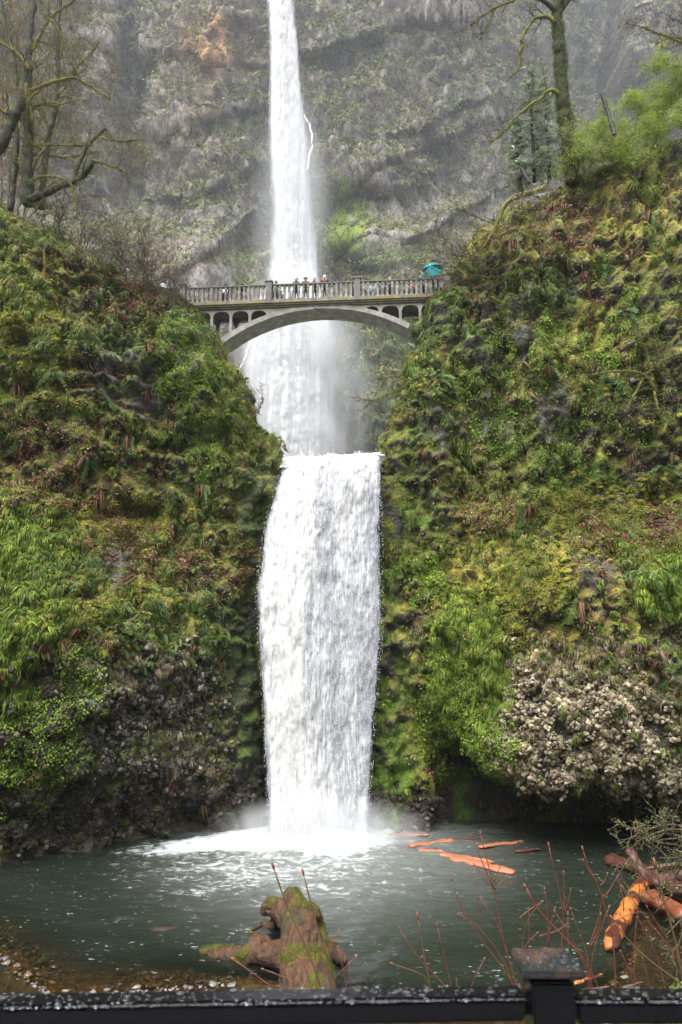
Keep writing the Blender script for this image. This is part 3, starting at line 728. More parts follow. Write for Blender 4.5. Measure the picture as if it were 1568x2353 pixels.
# larger sword ferns, each a plant of its own
def surf(P, px, py, x, y, lim=330):
    d = (px[:lim] - x) ** 2 + (py[:lim] - y) ** 2 ; i = np.unravel_index(np.argmin(d), d.shape); return i
fern_mesh = []
for k in range(5):
    for j, cbase in enumerate(([.075, .14, .04], [.12, .18, .075])):
        V, F, Cc = FERN[k]; fern_mesh.append(raw_mesh('fern_fronds', V, F, M_leaf, np.outer(Cc, cbase)))
dead_mesh = []
for k in range(3):
    V, F, Cc = t_tuft(50 + k, 16, 1.0, .035); dead_mesh.append(raw_mesh('dead_fronds', V, F, M_leaf, np.outer(Cc, [.15, .07, .04])))
ferns = dict(left=[(125, 860), (330, 735), (70, 1010), (200, 1060), (470, 1120), (430, 1210), (370, 960), (140, 1180), (300, 1010), (540, 1120), (560, 1065), (250, 930), (100, 745), (190, 790), (40, 900), (420, 1000), (230, 1140), (390, 1270), (310, 1340), (60, 1200), (520, 1010), (480, 880), (340, 810), (160, 690), (240, 700)],
             right=[(1330, 520), (1270, 660), (1240, 610), (1400, 620), (1500, 500), (1150, 600), (1100, 690), (1530, 1080), (1440, 1230), (1340, 1225), (1130, 860), (1010, 870), (1180, 560), (1290, 450), (1380, 410), (1450, 400), (1540, 470), (1200, 660), (1300, 600), (1090, 770), (1260, 840), (1380, 980), (1190, 1010), (1500, 1340), (1330, 1390), (1540, 1560), (1060, 1130), (1440, 720), (1210, 1170), (1400, 870)])
for sd, lst in ferns.items():
    P, N_, px, py = (PL, NL, pxL, pyL) if sd == 'left' else (PR, NR, pxR, pyR)
    for i, (x, y) in enumerate(lst):
        q = surf(P, px, py, x, y); p = P[q]; n = N_[q] + np.array([0, -.2, .35]); R = frames(n[None])[0]
        r = empty('sword_fern', p + R[2] * .08); r.rotation_euler = Matrix(R.T.tolist()).to_euler(); s = random.uniform(.75, 1.25); r.scale = (s, s, s)
        pale = (x, y) in ((1270, 660), (125, 860), (1240, 610))
        tag(r, ('pale grey green sword fern drooping from the %s cliff wall' if pale else 'dark green sword fern with arching fronds growing on the %s cliff wall') % sd, 'fern', '%s sword ferns on the %s cliff' % ('pale' if pale else 'green', sd))
        obj('frond', fern_mesh[(i % 5) * 2 + (1 if pale else 0)], r)
        if i % 2 == 0 and not pale: obj('dead_frond', dead_mesh[i % 3], r)
# ------------------------------------------------------------------ river bed, banks, pool
def bedz(x, y):
    ys = np.interp(x, [-30, -22, -15, -11, -8.5, -3, 0, 3, 7, 9, 11, 13, 20, 34], [30, 29, 28, 24.6, 22.4, 23.3, 23.0, 22.2, 22.2, 23.8, 27, 31, 34, 36])   # shoreline
    d = y - ys
    shallow = 1 - sm(-8, -1, x + .75 * (y - 27))
    slope = .17 + .30 * (1 - shallow)
    water = -np.clip(d * slope, 0, 2.6 - 1.7 * shallow)
    land = np.where(d < 0, -d * .10 + np.maximum(-d - 1.0, 0) * .40, 0)
    cap_ = 8.75 - .47 * np.maximum(y - 2.3, 0)
    land = np.minimum(np.maximum(land, 0), np.maximum(np.where(x > 7, cap_ + .9 * sm(7, 10, x) * sm(12, 20, y), cap_), -.3))
    return np.where(d < 0, land, water)
gx = np.linspace(-40, 40, 320); gy = np.concatenate([np.linspace(-12, 14, 50), np.linspace(14.2, 44, 280)])
GX, GY = np.meshgrid(gx, gy, indexing='ij'); GZ = bedz(GX, GY); PG = np.stack([GX, GY, GZ], -1)
PG[..., 2] += fbm(PG, 1.6, 4, 120) * .10 * sm(2.5, 6, GY)
depth = -PG[..., 2]
g1 = fbm(PG, .8, 4, 121); g2 = fbm(PG, 3, 3, 122)
CG = np.tile(np.array([.115, .078, .042]), PG.shape[:2] + (1,)); CG = lerp3(CG, (.16, .145, .125), sm(.15, -.15, depth) if False else 1 - sm(-.15, .15, depth)); CG = lerp3(CG, (.11, .075, .035), sm(-.1, .6, g2) * .6)
land = sm(.25, .8, PG[..., 2] + .3 * g1); CG = lerp3(CG, (.10, .12, .03), land); CG = lerp3(CG, (.16, .10, .06), land * sm(0, .5, g2) * .7); CG = lerp3(CG, (.13, .20, .03), land * sm(.1, .5, g1) * .7); CG = lerp3(CG, (.035, .035, .037), 1 - sm(1.8, 2.6, GY))
M_bed, _nt, _b = new_mat('pebble_bed'); _N = NT(_nt)
_p = _N.pos((1, 1, .3)); _v, _vc = _N.voro(_p, 5.5); _v2, _vc2 = _N.voro(_p, 13.0)
_g = _N.ramp(_vc, [(.0, .45), (1.0, 1.55)]); _g2 = _N.ramp(_vc2, [(.0, .55), (1.0, 1.5)])
_c = _N.mix(1.0, _N.attr('col').outputs[0], _g, 'MULTIPLY'); _c = _N.mix(1.0, _c, _g2, 'MULTIPLY')
_nt.links.new(_c, _b.inputs['Base Color']); _b.inputs['Roughness'].default_value = .55
_nt.links.new(_N.bump(_N.math('SUBTRACT', 1.0, _v), .8, .08), _b.inputs['Normal'])
tag(obj('ground', raw_mesh('ground', PG, grid_faces(*PG.shape[:2])[:, ::1], M_bed, CG)), kind='structure')

# pebbles: gravel bars and stones under the shallow water
def ground_at(x, y): return bedz(np.asarray(x, float), np.asarray(y, float))
n = 9000; x = RNG.uniform(-22, 12, n * 3); y = RNG.uniform(20.5, 32, n * 3); z = ground_at(x, y)
keep = (z > -.45) & (z < .35) & (y > 21); x, y, z = x[keep][:n], y[keep][:n], z[keep][:n]
pos = np.stack([x, y, z + .01], 1); c = .55 * np.array([[.30, .29, .27], [.22, .20, .19], [.36, .31, .25], [.15, .13, .13], [.27, .17, .10]])[RNG.integers(0, 5, len(x))] * RNG.uniform(.7, 1.25, (len(x), 1))
sc = RNG.uniform(.035, .095, len(x)) * (1 + 1.6 * (RNG.uniform(size=len(x)) > .94)); nr = RNG.normal(0, .3, (len(x), 3)) + np.array([0, 0, 1.0])
V, F, Cc = stamp(ROCK, pos, frames(nr, np.tile([0, 1.0, 0], (len(x), 1)), RNG.uniform(0, 6, len(x))), sc[:, None] * np.array([[1.2, 1, .55]]), c)
M_peb = mat_attr('wet_pebble', .3, 0, .3, 20, .2, .6)
tag(obj('gravel', raw_mesh('gravel', V, F, M_peb, Cc)), 'wet grey and tan pebbles along the near shore and in the shallows', 'gravel', kind='stuff')

wx = np.linspace(-30, 22, 560); wy = np.concatenate([np.linspace(17, 42.2, 560)])
WX, WY = np.meshgrid(wx, wy, indexing='ij'); PW = np.stack([WX, WY, WX * 0], -1)
fr = np.sqrt(((WX + 1.1) / 1.0) ** 2 + ((WY - 39.2) * 1.0) ** 2)
e1 = np.sqrt(((WX + 1.2) / 4.8) ** 2 + ((WY - 39.6) / 3.6) ** 2)
e2 = np.sqrt(((WX + 5.5 + .0 * WY) / 7.0) ** 2 + ((WY - 38.6 + .28 * (WX + 5.5) * -1) / 2.3) ** 2)
e3 = np.sqrt(((WX + 3.0) / 9.5) ** 2 + ((WY - 34.5) / 6.5) ** 2)
foam = np.clip(1.25 * (1 - sm(.35, 1.25, e1)) + .62 * (1 - sm(.3, 1.1, e2)) + .40 * (1 - sm(.1, 1.2, e3)), 0, 1.4)
chop = .05 + .10 * (1 - sm(3, 22, fr)); big_ = np.exp(-((fr - 0) / 3.2) ** 2)
wn_ = fbm(PW, 1.5, 3, 130, .55, (1.7, .8, 1)) * chop * .8 + fbm(PW, .42, 3, 131, .6, (1.8, .8, 1)) * chop * .38 + big_ * (.22 + .45 * np.abs(fbm(PW, 1.0, 3, 132)))
PW[..., 2] = wn_ * (.25 + .75 * sm(17, 27, WY))
wdep = -bedz(WX, WY)
streak = fbm(PW, 1.1, 4, 133, .6, (2.6, .8, 1))
M_water, _nt, _b = new_mat('pool_water'); _N = NT(_nt)
_fo = _N.attr('foam').outputs['Fac']; _de = _N.attr('depth').outputs['Fac']
_p = _N.pos((.55, 1, 1)); _a = _N.noise(_p, 3.2, 8, .72, .6); _a2 = _N.noise(_N.pos((.5, 1, 1)), 1.1, 4, .6, 1.0); _a3 = _N.noise(_N.pos((.45, 1.2, 1)), 8.0, 4, .65)
_t = _N.math('ADD', _N.math('MULTIPLY', _a, .75), _N.math('MULTIPLY', _a2, .35))
_t = _N.math('ADD', _t, _N.math('MULTIPLY', _fo, .42))
_ff = _N.mapr(_t, .66, .90)
_sp = _N.mapr(_N.math('ADD', _N.math('MULTIPLY', _a3, .8), _N.math('MULTIPLY', _a2, .25)), .645, .70)
_ff = _N.math('MAXIMUM', _ff, _N.math('MULTIPLY', _sp, .5))
_wc = _N.mix(_N.attr('pale').outputs['Fac'], (.013, .018, .012), (.115, .128, .117))
_opac = _N.mapr(_de, -.1, .85)
_b.inputs['Base Color'].default_value = (1, 1, 1, 1)
_nt.links.new(_wc, _b.inputs['Base Color']); _b.inputs['Roughness'].default_value = .09; _b.inputs['IOR'].default_value = 1.33; _b.inputs['Specular IOR Level'].default_value = .5
_bm = _N.math('ADD', _N.noise(_N.pos((.55, 1, 1)), 2.2, 5, .65), _N.math('MULTIPLY', _N.noise(_N.pos((.6, 1, 1)), 9, 3, .6), .35))
_nb = _N.bump(_bm, .6, .10); _nt.links.new(_nb, _b.inputs['Normal'])
_tr = _nt.nodes.new('ShaderNodeBsdfTransparent'); _tr.inputs[0].default_value = (.60, .50, .32, 1)
_gl = _nt.nodes.new('ShaderNodeBsdfGlossy'); _gl.inputs['Roughness'].default_value = .08; _nt.links.new(_nb, _gl.inputs['Normal'])
_fz = _nt.nodes.new('ShaderNodeFresnel'); _fz.inputs[0].default_value = 1.33; _nt.links.new(_nb, _fz.inputs['Normal'])
_clear = _nt.nodes.new('ShaderNodeMixShader'); _nt.links.new(_fz.outputs[0], _clear.inputs[0]); _nt.links.new(_tr.outputs[0], _clear.inputs[1]); _nt.links.new(_gl.outputs[0], _clear.inputs[2])
_m1 = _nt.nodes.new('ShaderNodeMixShader'); _nt.links.new(_opac, _m1.inputs[0]); _nt.links.new(_clear.outputs[0], _m1.inputs[1]); _nt.links.new(_b.outputs[0], _m1.inputs[2])
_fd = _nt.nodes.new('ShaderNodeBsdfDiffuse'); _fd.inputs[0].default_value = (.50, .53, .54, 1)
_m2 = _nt.nodes.new('ShaderNodeMixShader'); _nt.links.new(_ff, _m2.inputs[0]); _nt.links.new(_m1.outputs[0], _m2.inputs[1]); _nt.links.new(_fd.outputs[0], _m2.inputs[2])
_nt.links.new(_m2.outputs[0], _nt.nodes['Material Output'].inputs['Surface'])
tag(obj('pool_water', raw_mesh('pool_water', PW, grid_faces(*PW.shape[:2]), M_water, attrs=dict(foam=foam, depth=wdep, pale=np.clip(1.05 * (1 - sm(.25, 1.5, np.sqrt(((WX + .5) / 8.0) ** 2 + ((WY - 38.8) / 10) ** 2))), 0, 1)))), kind='structure')

# ------------------------------------------------------------------ falls
def fall_mat(name, dense, su, sv, thr, soft, white=.93, grey=(.30, .33, .36), edge=True, fine=1.0, gr=(.0, .4), bmp=.35):
    m, nt, b = new_mat(name); N = NT(nt)
    u = N.uv((su, sv, 1)); fk = N.noise(u, 1.0, 7, .72, .25); u2 = N.uv((su * .16, sv * .12, 1)); bigp = N.noise(u2, 1.0, 4, .6, .5); u3 = N.uv((su * 2.6, sv * 2.2, 1)); fi = N.noise(u3, 1.0, 4, .7)
    e = N.attr('body').outputs['Fac']
    t = N.math('ADD', N.math('ADD', N.math('MULTIPLY', fk, .62), N.math('MULTIPLY', bigp, .42)), N.math('MULTIPLY', fi, .28 * fine))
    t = N.math('ADD', t, e)
    f = N.mapr(t, thr, thr + soft)
    g = N.mapr(t, thr + gr[0], thr + gr[1])
    c = N.mix(g, grey, (white, white, white))
    nt.links.new(c, b.inputs['Base Color']); b.inputs['Roughness'].default_value = .5; b.inputs['Specular IOR Level'].default_value = .3
    b.inputs['Subsurface Weight'].default_value = 0.0
    nt.links.new(f, b.inputs['Alpha'])
    nt.links.new(N.bump(t, bmp, .12), b.inputs['Normal'])
    return m

def fall_strip(rows, Yf, nu, nv, dispf, zoff=0, shrink=0.0):
    """rows: (py, px_left, px_right, Y). returns grid P (nu,nv), UV metres, u01"""
    rows = np.array(rows, float); t = np.linspace(0, 1, nv); py = np.interp(t, np.linspace(0, 1, len(rows)), rows[:, 0])
    xl = np.interp(py, rows[:, 0], rows[:, 1]); xr = np.interp(py, rows[:, 0], rows[:, 2]); Y = np.interp(py, rows[:, 0], rows[:, 3])
    c = (xl + xr) / 2; w = (xr - xl) / 2 * (1 - shrink); xl, xr = c - w, c + w
    u = np.linspace(0, 1, nu); P = np.zeros((nu, nv, 3))
    for j in range(nv):
        a = np.array(at(xl[j], py[j], Y[j])); b = np.array(at(xr[j], py[j], Y[j])); P[:, j] = a + (b - a) * u[:, None]
    U = np.tile(u[:, None], (1, nv)); P[..., 1] -= Yf(U, np.tile(t, (nu, 1)))
    return P, U, np.tile(t, (nu, 1))

LOW = [(1050, 644, 881, 41.0), (1062, 644, 881, 40.75), (1085, 643, 880, 40.55), (1130, 627, 881, 40.35), (1200, 607, 881, 40.2), (1270, 596, 882, 40.05), (1350, 586, 883, 39.9), (1430, 589, 884, 39.75), (1500, 593, 880, 39.65),
       (1600, 600, 870, 39.5), (1700, 605, 862, 39.4), (1800, 609, 856, 39.3), (1880, 612, 852, 39.25), (1945, 606, 856, 39.2)]
rng2 = np.random.default_rng(5)
def curtain(name, rows, mat, nu, nv, bulge, amp, seed, shrink, dy, body_top=0.0, edge_soft=.06, bodyf=None, st=(1, 1, 3.2)):
    P, U, T = fall_strip(rows, lambda u, t: bulge * (1 - (2 * u - 1) ** 2) + dy, nu, nv, None, shrink=shrink)
    d = fbm(P, 1.3, 3, seed, .55, st) * amp + fbm(P, .35, 3, seed + 3, .6, (1, 1, 2.6)) * amp * .45
    P[..., 1] -= d; P[..., 0] += fbm(P, .8, 3, seed + 7, .5, (1, 1, 2.5)) * amp * .4 * (1 - (1 - np.abs(2 * U - 1)) ** .5)
    if rows is LOW: P[..., 2] += (np.interp(U, [0, .35, .6, .8, 1], [-.12, -.03, .06, .20, .30]) + .10 * fbm(P * np.array([1, 0, 0]) + 3, .8, 3, 11)) * np.exp(-T * 9)
    uvs = np.stack([P[..., 0], P[..., 2]], -1)
    e = np.minimum(U, 1 - U); body = -.55 * (1 - sm(0, edge_soft, e)) + (bodyf(U, T, P) if bodyf else 0)
    return P, uvs, body
M_low0 = fall_mat('falling_water', 1, 9.0, .9, .40, .16, .70, (.27, .28, .32), gr=(.22, .46))
M_low1 = fall_mat('falling_spray', 1, 10.0, 1.1, .73, .14, .68, (.5, .52, .54))
def bodyL(U, T, P):
    b = .10 - .10 * np.exp(-((U - .48) / .10) ** 2) * sm(.1, .3, T) * (1 - .5 * sm(.6, 1, T)) - .11 * np.exp(-((U - .88) / .09) ** 2) * sm(.10, .3, T) * (1 - .5 * sm(.6, 1, T)) - .08 * np.exp(-((U - .66) / .1) ** 2) * sm(.3, .45, T) + .06 * (1 - sm(0, .2, T)) + .05 * sm(.75, 1, T) + .05 * np.exp(-((U - .25) / .2) ** 2)
    return b
wf = empty('lower_waterfall', at(745, 1925, 39.3)); tag(wf, kind='structure')
def addc(parent, name, spec, mat, flip=False):
    P, uvs, body = spec; L = np.array(parent.location)
    return obj(name, raw_mesh(name, P - L, grid_faces(*P.shape[:2])[:, ::-1], mat, uv=uvs, attrs=dict(body=body)), parent)
addc(wf, 'water_curtain', curtain('a', LOW, M_low0, 160, 420, .30, .20, 300, -.02, 0, bodyf=bodyL, edge_soft=.075), M_low0)
addc(wf, 'spray_veil', curtain('b', LOW, M_low1, 160, 420, .62, .26, 320, -.08, .22, edge_soft=.19, bodyf=lambda U, T, P: bodyL(U, T, P) * .6 - .03), M_low1)
addc(wf, 'spray_veil', curtain('c', LOW, M_low1, 150, 380, .72, .30, 340, -.14, .45, edge_soft=.26, bodyf=lambda U, T, P: bodyL(U, T, P) * .6 - .07), M_low1)
# loose drops and flecks thrown off the curtain
def flecks(rows, n, s0, s1, spread, seed, Yo, ln=2.4, edge=0.0):
    r = np.random.default_rng(seed); rows = np.array(rows, float)
    t = r.uniform(0, 1, n); py = 1050 + t * (rows[-1, 0] - 1050) if rows[0, 0] > 1000 else rows[0, 0] + t * (rows[-1, 0] - rows[0, 0])
    xl, xr, Y = [np.interp(py, rows[:, 0], rows[:, k]) for k in (1, 2, 3)]
    u = np.where(r.uniform(size=n) < edge, np.where(r.uniform(size=n) < .5, np.abs(r.normal(0, .03, n)) * -1 + .05, 1 + np.abs(r.normal(0, .02, n)) - .05), r.uniform(0, 1, n))
    P = np.array([at(a, b, c)[:] for a, b, c in zip(xl + (xr - xl) * u, py, Y - Yo - r.uniform(0, spread, n))])
    V0, F0 = ico(1); F0 = np.concatenate([F0, F0[:, 2:3]], 1); s = r.uniform(s0, s1, n)
    return stamp([(V0, F0)], P, np.tile(np.eye(3), (n, 1, 1)), s[:, None] * np.array([[1, 1, ln]]), np.full((n, 3), .70))
M_drop = mat_attr('white_drops', .4, 0, .05, 3)
V, F, Cc = flecks(LOW, 12000, .006, .018, .5, 4, .35)
o = obj('spray_drops', raw_mesh('spray_drops', V - np.array(wf.location), F, M_drop, Cc), wf); o['kind'] = 'stuff'
# ridge of splashing water along the lip
MBp = []
V0, F0 = CUSH[0][0], CUSH[0][1]
r = np.random.default_rng(8); n = 130; xx = r.uniform(648, 880, n); P = np.array([at(a, np.interp(a, [645, 760, 800, 881], [1066, 1062, 1056, 1048]) + r.normal(0, 3.0), 40.8 + r.uniform(-.2, .3))[:] for a in xx])
V, F, Cc = stamp(CUSH, P, np.tile(np.eye(3), (n, 1, 1)), r.uniform(.05, .17, n)[:, None] * np.array([[1.5, 1, .7]]), np.full((n, 3), .62))
obj('lip_foam', raw_mesh('lip_foam', V - np.array(wf.location), F, M_drop, Cc), wf)

# channel above the lip
sx = np.linspace(-3.78, 2.72, 90); sy = np.linspace(40.6, 66, 160); SX, SY = np.meshgrid(sx, sy, indexing='ij')
lipz = np.interp(SX * 1.0, [-4, 0, 1, 3], [21.05, 21.1, 21.2, 21.42])
SX = SX * SY / 41.0
PS = np.stack([SX, SY, lipz + 0 * SX - .0], -1); PS[..., 2] += fbm(PS, .9, 3, 140) * .10 - .18 * (1 - sm(40.6, 41.2, SY)) - .4 * sm(41.2, 43, SY)
tag(obj('creek_water', raw_mesh('creek_water', PS, grid_faces(*PS.shape[:2]), M_water, attrs=dict(foam=SX * 0 + .95, depth=SX * 0 + 2, pale=SX * 0 + 1))), kind='structure')

# upper fall
UP = [(-60, 590, 696, 70), (0, 600, 694, 70), (60, 606, 696, 70), (100, 606, 704, 70), (200, 603, 714, 70), (290, 600, 728, 70), (400, 604, 738, 69.8), (500, 608, 746, 69.5), (600, 600, 760, 69), (660, 590, 772, 68.5), (740, 548, 812, 67.5), (800, 528, 826, 67), (900, 530, 832, 66), (1000, 560, 826, 65), (1090, 572, 816, 64)]
M_up0 = fall_mat('distant_fall', 1, 1.6, .06, .30, .34, .56, (.40, .42, .46), fine=.4, gr=(.15, .55), bmp=.05)
M_up1 = fall_mat('distant_veil', 1, 2.0, .09, .50, .44, .58, (.50, .52, .56), fine=.3, bmp=.1)
def bodyU(U, T, P):
    return .16 + .10 * np.exp(-((U - .36) / .2) ** 2) - .16 * sm(.55, .95, U) * (1 - .3 * sm(.6, .9, T)) + .30 * sm(.58, .75, T) * np.exp(-((U - .42) / .32) ** 2)
wu = empty('upper_waterfall', at(690, 1050, 66)); tag(wu, kind='structure')
addc(wu, 'water_curtain', curtain('d', UP, M_up0, 90, 500, .8, .14, 400, .08, .0, edge_soft=.32, bodyf=bodyU, st=(1, 1, 6)), M_up0)
addc(wu, 'spray_veil', curtain('e', UP, M_up1, 90, 500, 1.3, .25, 420, -.02, .5, edge_soft=.30, bodyf=lambda U, T, P: bodyU(U, T, P) * .7 - .02, st=(1, 1, 6)), M_up1)
addc(wu, 'spray_veil', curtain('f', UP, M_up1, 90, 500, 1.7, .35, 440, -.10, 1.1, edge_soft=.36, bodyf=lambda U, T, P: bodyU(U, T, P) * .6 - .10, st=(1, 1, 6)), M_up1)
# side trickles
FAN = [(640, 575, 775, 68), (740, 556, 800, 67), (820, 545, 812, 66.2), (900, 552, 818, 65.4), (980, 575, 812, 64.8), (1090, 590, 806, 63.6)]
M_fan = fall_mat('fanning_spray', 1, 1.6, .13, .57, .42, .58, (.5, .52, .56), fine=.4, bmp=.1)
addc(wu, 'spray_veil', curtain('g', FAN, M_fan, 70, 200, 1.2, .3, 460, -.05, 1.2, edge_soft=.34, bodyf=lambda U, T, P: -.02 + .22 * np.exp(-((U - .38) / .26) ** 2), st=(1, 1, 3)), M_fan)
addc(wu, 'spray_veil', curtain('h', FAN, M_fan, 70, 200, 1.5, .4, 480, -.16, 2.0, edge_soft=.40, bodyf=lambda U, T, P: -.04 + .18 * np.exp(-((U - .38) / .28) ** 2), st=(1, 1, 3)), M_fan)
M_tr = fall_mat('trickle', 1, 6, .5, .42, .2, .92, (.6, .62, .65))
for pts, w in (([(586, 755), (578, 785), (566, 820), (550, 850), (545, 890)], .12), ([(600, 800), (585, 830), (570, 860)], .08), ([(712, 285), (718, 310), (717, 335), (710, 360), (706, 390)], .13), ([(700, 265), (712, 285)], .1)):
    n = 40; pp = np.array(pts, float); t = np.linspace(0, len(pp) - 1, n); X = np.interp(t, range(len(pp)), pp[:, 0]); Yp = np.interp(t, range(len(pp)), pp[:, 1]); dpt = 66.5 if pts[0][1] > 500 else 69.0
    cs = np.array([at(a, b, dpt)[:] for a, b in zip(X, Yp)]); P = np.stack([cs + np.array([k * w, -.12 * (1 - k * k), 0]) for k in np.linspace(-1, 1, 7)])
    P += (fbm(P, .8, 3, 77) * .12)[..., None]; U = np.tile(np.linspace(0, 1, 7)[:, None], (1, n))
    addc(wu, 'trickle', (P, np.stack([P[..., 0], P[..., 2]], -1), .25 - .5 * (1 - sm(0, .4, np.minimum(U, 1 - U)))), M_tr)

# ------------------------------------------------------------------ mist and air
def mist(name, c, r, dens, label, nscale=.25, rot=None, power=1.0, col=(.93, .94, .96), fade_up=False):
    m = bpy.data.materials.new(name); m.use_nodes = True; nt = m.node_tree; nt.nodes.remove(nt.nodes['Principled BSDF']); N = NT(nt)
    tc = N.n.new('ShaderNodeTexCoord'); g = N.n.new('ShaderNodeTexGradient'); g.gradient_type = 'SPHERICAL'; nt.links.new(tc.outputs['Object'], g.inputs[0])
    no = N.noise(N.pos((1, 1, .55)), nscale, 3, .55, .8)
    f = N.math('MULTIPLY', N.mapr(g.outputs[1], 0.0, .85), N.mapr(no, .30, .72, .12, 1.0))
    v = N.n.new('ShaderNodeVolumePrincipled'); v.inputs['Color'].default_value = col + (1,); v.inputs['Anisotropy'].default_value = .1
    nt.links.new(N.math('MULTIPLY', f, dens), v.inputs['Density']); nt.links.new(v.outputs[0], nt.nodes['Material Output'].inputs['Volume'])
    V, F = ico(3); me = raw_mesh(name, V, F, m); o = obj(name, me); o.location = c; o.scale = r; tag(o, label, 'mist', kind='stuff')
    return o
mist('spray_mist', at(682, 950, 64.5), (9.0, 4.8, 17), .9, 'white spray rising where the upper fall lands behind the bridge', .22)
mist('spray_mist', at(672, 500, 68.5), (5.5, 4.5, 20), .20, 'thin spray blowing around the upper fall', .22)
mist('spray_mist', at(735, 1915, 38.2), (6.6, 2.8, 2.1), 1.1, 'white spray rising from the foot of the lower fall', .7)

def mist_cloud(name, lo, hi, dens, label):
    o = box_vol(name, lo, hi, dens); tag(o, label, 'mist', kind='stuff'); return o
def box_vol(name, lo, hi, dens):
    m = bpy.data.materials.new(name); m.use_nodes = True; nt = m.node_tree; nt.nodes.remove(nt.nodes['Principled BSDF'])
    v = nt.nodes.new('ShaderNodeVolumePrincipled'); v.inputs['Color'].default_value = (.88, .92, 1.0, 1); v.inputs['Density'].default_value = dens; v.inputs['Anisotropy'].default_value = .2
    nt.links.new(v.outputs[0], nt.nodes['Material Output'].inputs['Volume'])
    lo, hi = np.array(lo, float), np.array(hi, float); b = MB(); b.box((lo + hi) / 2, hi - lo); o = b.build(name, m)
    tag(o, 'thin rainy haze filling the gorge', 'haze', kind='stuff'); return o
box_vol('haze', (-90, -16, -4), (110, 140, 135), .00018)
mist_cloud('spray_mist', (-60, 50, 12), (75, 118, 122), .0021, 'pale spray drifting through the amphitheatre behind the bridge')
# ------------------------------------------------------------------ footbridge
def mat_concrete(name, col, dark, moss=0.0, streak=.6, scale=2.0):
    m, nt, b = new_mat(name); N = NT(nt)
    n = N.noise(N.pos(), scale, 6, .65); s = N.noise(N.pos((5, 5, .6)), 1.0, 4, .6)
    c = N.mix(N.mapr(n, .35, .7), dark, col); c = N.mix(N.mapr(s, .45, .7, 0, streak), c, dark)
    if moss:
        mn = N.noise(N.pos((1, 1, 1.6)), 3.2, 5, .65); c = N.mix(N.mapr(mn, .56 - moss * .2, .64 - moss * .1), c, (.20, .15, .03)); c = N.mix(N.mapr(N.noise(N.pos(), 6, 3), .62, .7), c, (.30, .27, .03))
    nt.links.new(c, b.inputs['Base Color']); b.inputs['Roughness'].default_value = .7; b.inputs['Specular IOR Level'].default_value = .3
    nt.links.new(N.bump(N.noise(N.pos(), 18, 5, .7), .4, .02), b.inputs['Normal']); return m
M_conc = mat_concrete('arch_concrete', (.36, .345, .31), (.19, .18, .165), 0, .6)
M_conc2 = mat_concrete('baluster_concrete', (.36, .33, .285), (.10, .095, .088), 0, .8, 3)
M_rail = mat_concrete('rail_concrete', (.21, .195, .18), (.11, .10, .095), 0, .6)
M_ledge = mat_concrete('mossy_ledge', (.27, .25, .22), (.12, .11, .10), .55, .6)
BA, BB = Vector((-10.8, 43.75, 33.22)), Vector((6.9, 42.40, 33.22)); BM = (BA + BB) / 2; BRZ = math.atan2(BB.y - BA.y, BB.x - BA.x)
br = empty('footbridge', BM, BRZ); tag(br, 'pale concrete arch footbridge with balustrade spanning the gorge between two waterfalls', 'bridge')
DW = 2.3
def part(mb, name, mat, parent=br, smooth=False): return mb.build(name, mat, parent, smooth)
def extr(mb, poly, y0, y1):
    """poly in (x,z), extruded along y"""
    n = len(poly); V = [(x, y0, z) for x, z in poly] + [(x, y1, z) for x, z in poly]
    mb.add(V, [tuple(range(n))[::-1], tuple(range(n, 2 * n))] + [(i, (i + 1) % n, n + (i + 1) % n, n + i) for i in range(n)])
def strip(mb, xs, ztop, zbot, y0, y1):
    n = len(xs); V = []
    for y in (y0, y1):
        for x, a, b in zip(xs, ztop, zbot): V += [(x, y, a), (x, y, b)]
    F = []
    for i in range(n - 1):
        a = 2 * i; F += [(a, a + 1, a + 3, a + 2), (2 * n + a, 2 * n + a + 2, 2 * n + a + 3, 2 * n + a + 1), (a, a + 2, 2 * n + a + 2, 2 * n + a), (a + 1, 2 * n + a + 1, 2 * n + a + 3, a + 3)]
    F += [(0, 2 * n, 2 * n + 1, 1), (2 * n - 2, 2 * n - 1, 4 * n - 1, 4 * n - 2)]
    mb.add(V, F)
rib_top = lambda x: -.36 - .0400 * (x - .6) ** 2 - .00022 * np.abs(x - .6) ** 4 * .6
m = MB(); m.box((0, DW / 2, -.33), (20.6, DW - .12, .22)); part(m, 'deck', M_rail)
for nm, y in (('ledge', -.10), ('ledge', DW - .16)):
    m = MB(); m.box((0, y + .13, -.115), (20.4, .34, .23), bev=.03); m.box((0, y + .16, -.275), (20.4, .22, .09)); part(m, nm, M_ledge)
xs = np.linspace(-9.6, 9.4, 90)
m = MB(); strip(m, xs, rib_top(xs), rib_top(xs) - .28 - .0045 * (xs - .6) ** 2, .12, DW - .42); part(m, 'arch_rib', M_conc)
baysL = [-9.75, -8.38, -6.98, -5.65, -4.33, -3.10]; baysR = [3.45, 4.60, 5.95, 7.28, 8.62, 9.95]
